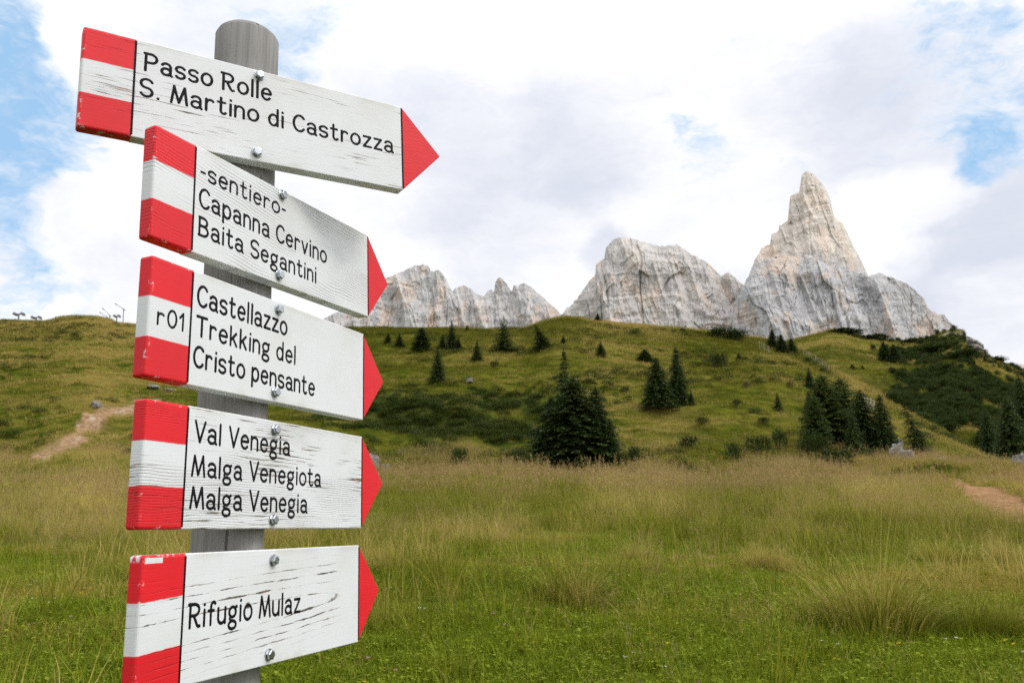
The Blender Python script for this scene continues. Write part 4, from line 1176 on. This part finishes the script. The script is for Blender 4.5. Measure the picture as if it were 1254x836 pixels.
# the far-off thicket on the second slope reads as one mass
def far_scrub(x, y):
    q = x / np.maximum(y, 1); t = (height(x, y) - EYE) / y
    qa, qb = qt(1060, 480)[0], qt(1115, 480)[0]
    tt = np.interp(q, [qt(a, b_)[0] for a, b_ in ((1060, 505), (1100, 470), (1130, 440), (1200, 455), (1254, 480))], [qt(a, b_)[1] for a, b_ in ((1060, 505), (1100, 470), (1130, 440), (1200, 455), (1254, 480))])
    return sstep(qa, qb, q) * (sstep(.03, -.02, t - tt + fbm(x / 20, y / 20, oct=3, seed=97) * .03) * .8 + .10) * sstep(-.7, .1, fbm(x / 14, y / 14, oct=3, seed=98))
x, y, p = field(16000, 105, 330, far_scrub, .19, .60)
scl = rng.uniform(1.2, 3.2, len(p))
scatter('scrub', [c_[0] for c_ in CROWN['bush'] + CROWN['mound']], p, scl)

# ------------------------------------------------------------------ rocks
M_ROCK, g, b = mat_new('pale_limestone')
P = g.new('ShaderNodeTexCoord').outputs['Object']
n_ = g.noise(P, 2.2, 6, .65)
c = g.mix(g.ramp(n_, .35, .65), C4(.13, .118, .10), C4(.29, .275, .25))
c = g.mix(g.math('MULTIPLY', g.ramp(g.noise(P, 5.0, 4, .6), .52, .66), .6), c, C4(.10, .10, .075))
g.l.new(c, b.inputs['Base Color']); b.inputs['Roughness'].default_value = .95
bp = g.new('ShaderNodeBump'); bp.inputs['Strength'].default_value = .8; bp.inputs['Distance'].default_value = .08
g.l.new(g.noise(P, 6.0, 6, .7), bp.inputs['Height']); g.l.new(bp.outputs[0], b.inputs['Normal'])
def boulder(px, py, wpx, hpx, label, seed, y=None, flat=1.0):
    if y is None: p = pick(px, py)
    else:
        q, t = qt(px, py); p = np.array([q * y, y, float(height(q * y, y))])
    depth = float(np.dot(np.array([p[0], p[1], p[2] - EYE]), VIEW)); wd = wpx / F * depth
    hh = hpx / F * depth
    if y is not None:
        hh *= 1.4; p[2] = min(p[2] - .05, EYE + qt(px, py - hpx)[1] * y - hh * .95)
    bm = bmesh.new(); bmesh.ops.create_icosphere(bm, subdivisions=4, radius=1)
    co_ = np.array([v.co for v in bm.verts])
    d = 1 + .35 * fbm(co_[:, 0] * 1.3 + seed * 9.1, co_[:, 1] * 1.3, co_[:, 2] * 1.3, 3, seed) + .10 * ridged(co_[:, 0] * 3, co_[:, 1] * 3, co_[:, 2] * 3 + seed, 3, seed + 2)
    for v, k, cc in zip(bm.verts, d, co_):
        c_ = cc * k
        for ax in range(3): c_[ax] = np.sign(c_[ax]) * min(abs(c_[ax]), .95 + .12 * math.sin(seed * 3 + ax * 2 + c_[(ax + 1) % 3] * 2))
        zz_ = np.floor(c_[2] * 4 + .4 * c_[0]) / 4
        c_[2] = c_[2] * .6 + zz_ * .4
        v.co = (c_[0] * wd * .55, c_[1] * wd * .5, (c_[2] + .55) * hh * .62)
    o = bm_obj('boulder', bm, M_ROCK); o.location = tuple(p); o.rotation_euler = (0, 0, .3 * math.sin(seed * 5))
    return tag(o, label, 'rock')
boulder(1098, 566, 16, 26, 'pale upright rock at the left of the outcrop between the spruces by the path', 1, 58)
boulder(1108, 570, 22, 22, 'widest pale rock of the outcrop between the spruces by the path', 2, 57)
boulder(1101, 545, 9, 8, 'small pale rock perched highest on the outcrop between the spruces', 3)
boulder(1121, 572, 14, 14, 'grey rock at the right end of the outcrop, at the foot of the leaning spruce', 4, 57)
boulder(1148, 574, 28, 14, 'long low rock right of the leaning spruce, near the start of the reddish path', 5, 56)
boulder(1166, 574, 18, 11, 'small low rock beside the long one, near the start of the reddish path', 6, 56)
boulder(1251, 574, 18, 20, 'pale rock cut by the right edge above the reddish path', 7, 56)
boulder(456, 556, 18, 16, 'grey craggy rock just beyond the red tip of the fourth board', 8, 57)
boulder(472, 558, 12, 8, 'smaller rock right of the craggy one beyond the red board tip', 9, 57)
boulder(574, 468, 9, 5, 'single pale stone on the tan slope below the pale larch', 11)
boulder(117, 499, 11, 7, 'white boulder above the bend of the stony path on the left', 12)
boulder(188, 475, 13, 4, 'flat pale stone under the third board, left one', 13)
boulder(208, 480, 14, 4, 'flat pale stone under the third board, right one', 14)
# layered cliff of the far knoll
def knoll():
    V = []; Fc = []
    p = KN; n = 26; m_ = 14
    for i in range(m_ + 1):
        for j in range(n + 1):
            u = j / n; v = i / m_
            x_ = p[0] - 3.5 + 9 * u; z_ = v * 7.5 * (1 - .55 * u ** 1.5)
            y_ = p[1] - 2.0 - 3.5 * math.sin(math.pi * u) * (1 - .5 * v) + float(fbm(x_ / 1.5, z_ / .8, oct=3, seed=33)) * .7 - (math.floor(v * 5) % 2) * .5
            if i == m_: y_ += 4
            V.append((x_ - p[0], y_ - p[1], z_ - 6))
    for i in range(m_):
        for j in range(n):
            a = i * (n + 1) + j; Fc.append((a, a + 1, a + n + 2, a + n + 1))
    b0 = len(V)
    for x_, y_, z_ in list(V): V.append((x_, 5.0, z_ * .9 - .6))
    for i in range(m_):
        for j in range(n):
            a = b0 + i * (n + 1) + j; Fc.append((a, a + n + 1, a + n + 2, a + 1))
    o = mesh_obj('rock_outcrop', V, Fc, M_ROCK); o.location = tuple(p)
    tag(o, 'layered grey rock face on the right of the far grassy knoll', 'rock')
knoll()

# ------------------------------------------------------------------ fences and lift masts
M_WOOD = plain('bleached_wood', (.36, .34, .31), .85, spec=.2)
M_STEEL = plain('galvanised_steel', (.20, .205, .215), .55, .4)
def bar(bm, a, b_, r, n=6):
    a, b_ = Vector(a), Vector(b_); d = (b_ - a); L_ = d.length
    mt_ = Matrix.Translation((a + b_) / 2) @ d.to_track_quat('Z', 'Y').to_matrix().to_4x4()
    bmesh.ops.create_cone(bm, cap_ends=True, segments=n, radius1=r, radius2=r * .85, depth=L_, matrix=mt_)
def one_bar(name, a, b_, r, mat, parent, n=6):
    bm = bmesh.new(); bar(bm, a, b_, r, n); return bm_obj(name, bm, mat, parent)
def fence(points, hgt, label, wires=2, lean=.0, r=.05, slats=False):
    ps = [pick(*p) if len(p) == 2 else p for p in points]; ps = [p for p in ps if p is not None]
    root = empty('fence', tuple(ps[0]), label, 'fence')
    loc = [np.array(p) - np.array(ps[0]) for p in ps]
    for p in loc: one_bar('post', (p[0], p[1], p[2] - .3), (p[0] + lean + U(-.05, .05), p[1], p[2] + hgt * U(.9, 1.1)), r, M_WOOD, root)
    for k in range(wires):
        bm = bmesh.new(); z = hgt * (k + 1) / (wires + .3)
        for a, b_ in zip(loc[:-1], loc[1:]): bar(bm, (a[0] + lean * .6, a[1], a[2] + z), (b_[0] + lean * .6, b_[1], b_[2] + z), r * .45)
        bm_obj('rail', bm, M_WOOD, root)
    return root
fence([(1053, 499), (1057, 500), (1061, 501.5), (1065, 503), (1069, 504.5)], 1.35, 'short run of pale upright timbers on the ridge slope between the dark spruces', 2, .25, .07)
fence([(984, 436), (991, 441), (999, 446), (1007, 451), (1015, 456)], 1.3, 'thin grey post and wire fence running down the ridge below the three-tree row', 3, .1, .03)
fence([(930, 428), (936, 431), (942, 434)], 1.3, 'few thin grey fence posts on the slope left of the three-tree row', 2, .0, .03)

def skyline(px, py, y):
    q, t = qt(px, py); return np.array([q * y, y, EYE + t * y])
def pylon(px, top, half, label, y):
    t_ = skyline(px, top, y); base = np.array([t_[0], t_[1], float(height(t_[0], t_[1]))])
    root = empty('ski_lift_pylon', tuple(base), label, 'ski lift pylon')
    h_ = t_[2] - base[2]; w_ = half / F * y
    one_bar('mast', (0, 0, -.4), (0, 0, h_), .17, M_STEEL, root, 10)
    one_bar('crossarm', (-w_, 0, h_), (w_, 0, h_), .16, M_STEEL, root, 8)
    for sx in (-1, 1):
        bm = bmesh.new()
        bmesh.ops.create_cube(bm, size=1, matrix=Matrix.Translation((sx * w_ * .82, 0, h_ - .12)) @ Matrix.Diagonal((w_ * .36, 1.6, .30, 1)))
        for k in (-.55, 0, .55):
            bmesh.ops.create_cone(bm, cap_ends=True, segments=10, radius1=.2, radius2=.2, depth=.2, matrix=Matrix.Translation((sx * w_ * .82, k, h_ + .14)) @ Matrix.Rotation(math.pi / 2, 4, 'Y'))
        bm_obj('sheave_assembly', bm, M_STEEL, root)
pylon(23.3, 384.5, 5.8, 'grey T-shaped lift pylon on the left skyline, the larger one near the picture edge', 175)
pylon(44.7, 388.7, 5.2, 'grey T-shaped lift pylon on the left skyline, left of the flat-topped mound', 190)
pylon(143.3, 387, 3.3, 'small grey T-shaped lift pylon right of the flat-topped mound, under the tall lance', 205)
def lance(px, elbow, tip, label, y):
    e = skyline(px, elbow, y); base = np.array([e[0], e[1], float(height(e[0], e[1]))]); t_ = skyline(tip[0], tip[1], y)
    root = empty('snow_lance', tuple(base), label, 'snow lance')
    a = e - base; c_ = t_ - base
    one_bar('mast', (.35, 0, -.4), tuple(a), .10, M_STEEL, root, 8)
    one_bar('arm', tuple(a), tuple(c_), .055, M_STEEL, root, 8)
    d = (c_ - a) / np.linalg.norm(c_ - a)
    one_bar('nozzle', tuple(c_ - d * .1), tuple(c_ + d * .45), .10, M_STEEL, root, 8)
    one_bar('hinge_bracket', tuple(a - d * .4), tuple(a + d * .3), .11, M_STEEL, root, 8)
lance(151.3, 378.6, (143, 373), 'tallest thin bent snow lance on the skyline beside the third board', 160)
lance(134.3, 386, (126.8, 378.6), 'middle bent snow lance on the skyline left of the small lift pylon', 175)
lance(130.8, 388, (123.4, 383), 'shortest bent snow lance, at the right end of the flat-topped mound', 185)
